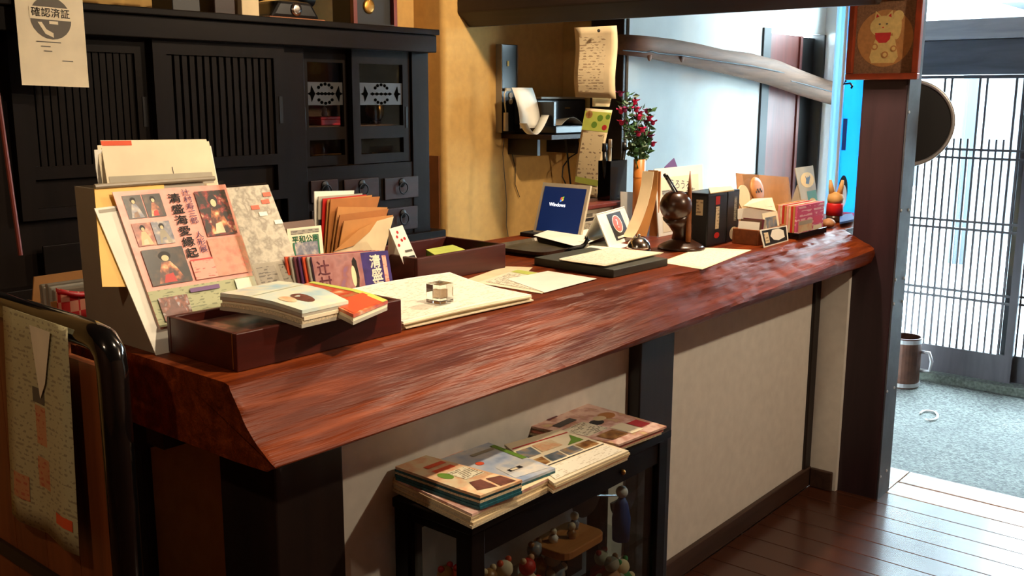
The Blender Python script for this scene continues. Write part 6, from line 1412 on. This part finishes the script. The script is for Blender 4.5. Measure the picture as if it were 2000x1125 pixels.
MB().tube([ub+hd*rbk+V((0, 0, hb*0.72)), ub+hd*(rbk+0.045)+V((0, 0, hb*0.72)), ub+hd*(rbk+0.062)+V((0, 0, hb*0.55)), ub+hd*(rbk+0.055)+V((0, 0, hb*0.36)), ub+hd*rbk+V((0, 0, hb*0.34))], 0.011, 8).build('handle', 'steel_rim', um, smooth=True)
rgp = [(1797, 808), (1801, 804), (1808, 802), (1818, 803), (1827, 805), (1831, 809), (1831, 815), (1826, 819), (1816, 821), (1806, 819)]
tag(MB().tube([PZ(a, b, GZ+0.008) for a, b in rgp], 0.006, 6).build('white_strap', 'rope_white', smooth=True), 'curled white strap lying on the pebble floor', 'strap')
XN = 5.25
bn = thing('banner', 'sky blue vertical banner on a white pole beyond the counter', 'banner', PX(1645, 420, XN)-V((0, 0, PX(1645, 420, XN).z-GZ)))
yL, yM, yR = PX(1617, 200, XN).y, PX(1645, 200, XN).y, PX(1692, 200, XN).y; zN0, zN1 = PX(1660, 428, XN).z, 2.28
MB().tube([V((XN-0.012, yM, GZ+0.03)), V((XN-0.012, yM, 2.33))], 0.009, 10).build('pole', 'plastic_white', bn, smooth=True)
MB().lathe(V((XN-0.012, yM, GZ)), [(0.14, 0), (0.14, 0.02), (0.05, 0.05)], 24).build('base', 'plastic_white', bn)
MB().tube([V((XN-0.012, yM+0.03, 2.29)), V((XN-0.012, yR-0.02, 2.29))], 0.006, 8).build('arm', 'plastic_white', bn, smooth=True)
def cl_fn(y0, y1): return lambda u, v: V((XN+0.010*math.sin(6*u+3*v)+0.006*math.sin(14*v), y0+(y1-y0)*u-0.006*math.sin(7*v)*u, zN0+(zN1-zN0)*v))
MB().sheet(cl_fn(yM-0.002, yR), 8, 16, (-1, 0, 0), 0.0012).build('cloth', 'banner_blue', bn, smooth=True)
MB().sheet(lambda u, v: V((XN+0.05+0.015*math.sin(9*u), yM+0.004+(yL-yM)*u, zN0+(zN1-zN0)*v)), 10, 6, (-1, 0, 0), 0.0012).build('cloth_fold', 'banner_pale', bn, smooth=True)
bc_ = QCard('printed_area', 'banner_blue', V((XN-0.022, yM-0.012, zN0+0.004)), V((XN-0.022, yR+0.01, zN0+0.004)), V((XN-0.022, yR+0.01, zN0+0.01)), V((XN-0.022, yM-0.012, zN0+0.01)), 0.001, parent=bn)
bc_.c[2].z = bc_.c[3].z = zN1-0.02; bc_.v = bc_.c[3]-bc_.c[0]; bc_.h = bc_.v.length; bc_.parent = bn
bw_ = bc_.w
bc_.disc(0.30, 0.105, bw_*0.24, 'ink_black', 'hair', 0.085); bc_.disc(0.32, 0.085, bw_*0.19, 'banner_face', 'face', 0.062); bc_.rect(0.1, 0.0, 0.95, 0.025, 'banner_pink', 'collar')
bc_.rect(0.08, 0.26, 0.30, 0.38, 'deep_blue', 'lettering'); bc_.rect(0.06, 0.86, 0.4, 0.90, 'cat_red', 'red_mark')
# ================================================================== OUTSIDE
rd_ = MB().box(6.55, 30, -20, 22, GZ-0.25, GZ-0.05).build('road', 'road_out'); struct(rd_, 'pale street outside the lattice door')
def house(x0, x1, y0, y1, h, wall, lab, rows=2, cols=3, roof=True):
    t = thing('house', lab, 'house', ((x0+x1)/2, (y0+y1)/2, GZ-0.05), 'houses across the street')
    z0 = GZ-0.05
    MB().box(x0, x1, y0, y1, z0, z0+h).build('walls', wall, t)
    if roof:
        MB().prism([(x0-0.6, y0-0.4, z0+h), (x0-0.6, y0-0.4, z0+h+0.15), ((x0+x1)/2, y0-0.4, z0+h+1.2), (x1+0.5, y0-0.4, z0+h)], (0, y1-y0+0.8, 0)).build('roof', 'roof_out', t)
    for i in range(cols):
        for j in range(rows):
            yc = y0+(y1-y0)*(i+0.5)/cols; zc = z0+1.3+j*2.4
            if zc+0.6 < z0+h:
                w_ = MB().box(x0-0.05, x0-0.001, yc-0.55, yc+0.55, zc-0.55, zc+0.6).build('window', 'grey_wall_out', t); MB().box(x0-0.06, x0-0.0505, yc-0.48, yc+0.48, zc-0.48, zc+0.53).build('pane', 'window_out', w_)
    return t
house(12.5, 18, 3.6, 9.0, 4.6, 'white_wall_out', 'white house with a pitched roof seen between the lattice bars beside the gong')
house(13.5, 19, -2.5, 2.9, 2.9, 'white_wall_out', 'low pale house with a broad roof seen through the middle of the lattice', 1, 3)
for (x, y, lab) in ((11.5, 3.15, 'grey street post beside the white house'), (10.6, 1.0, 'grey street post in front of the low house')):
    o = MB().tube([(x, y, GZ-0.05), (x, y, 5.0)], 0.09, 10).build('street_post', 'grey_wall_out', smooth=True); tag(o, lab, 'post')
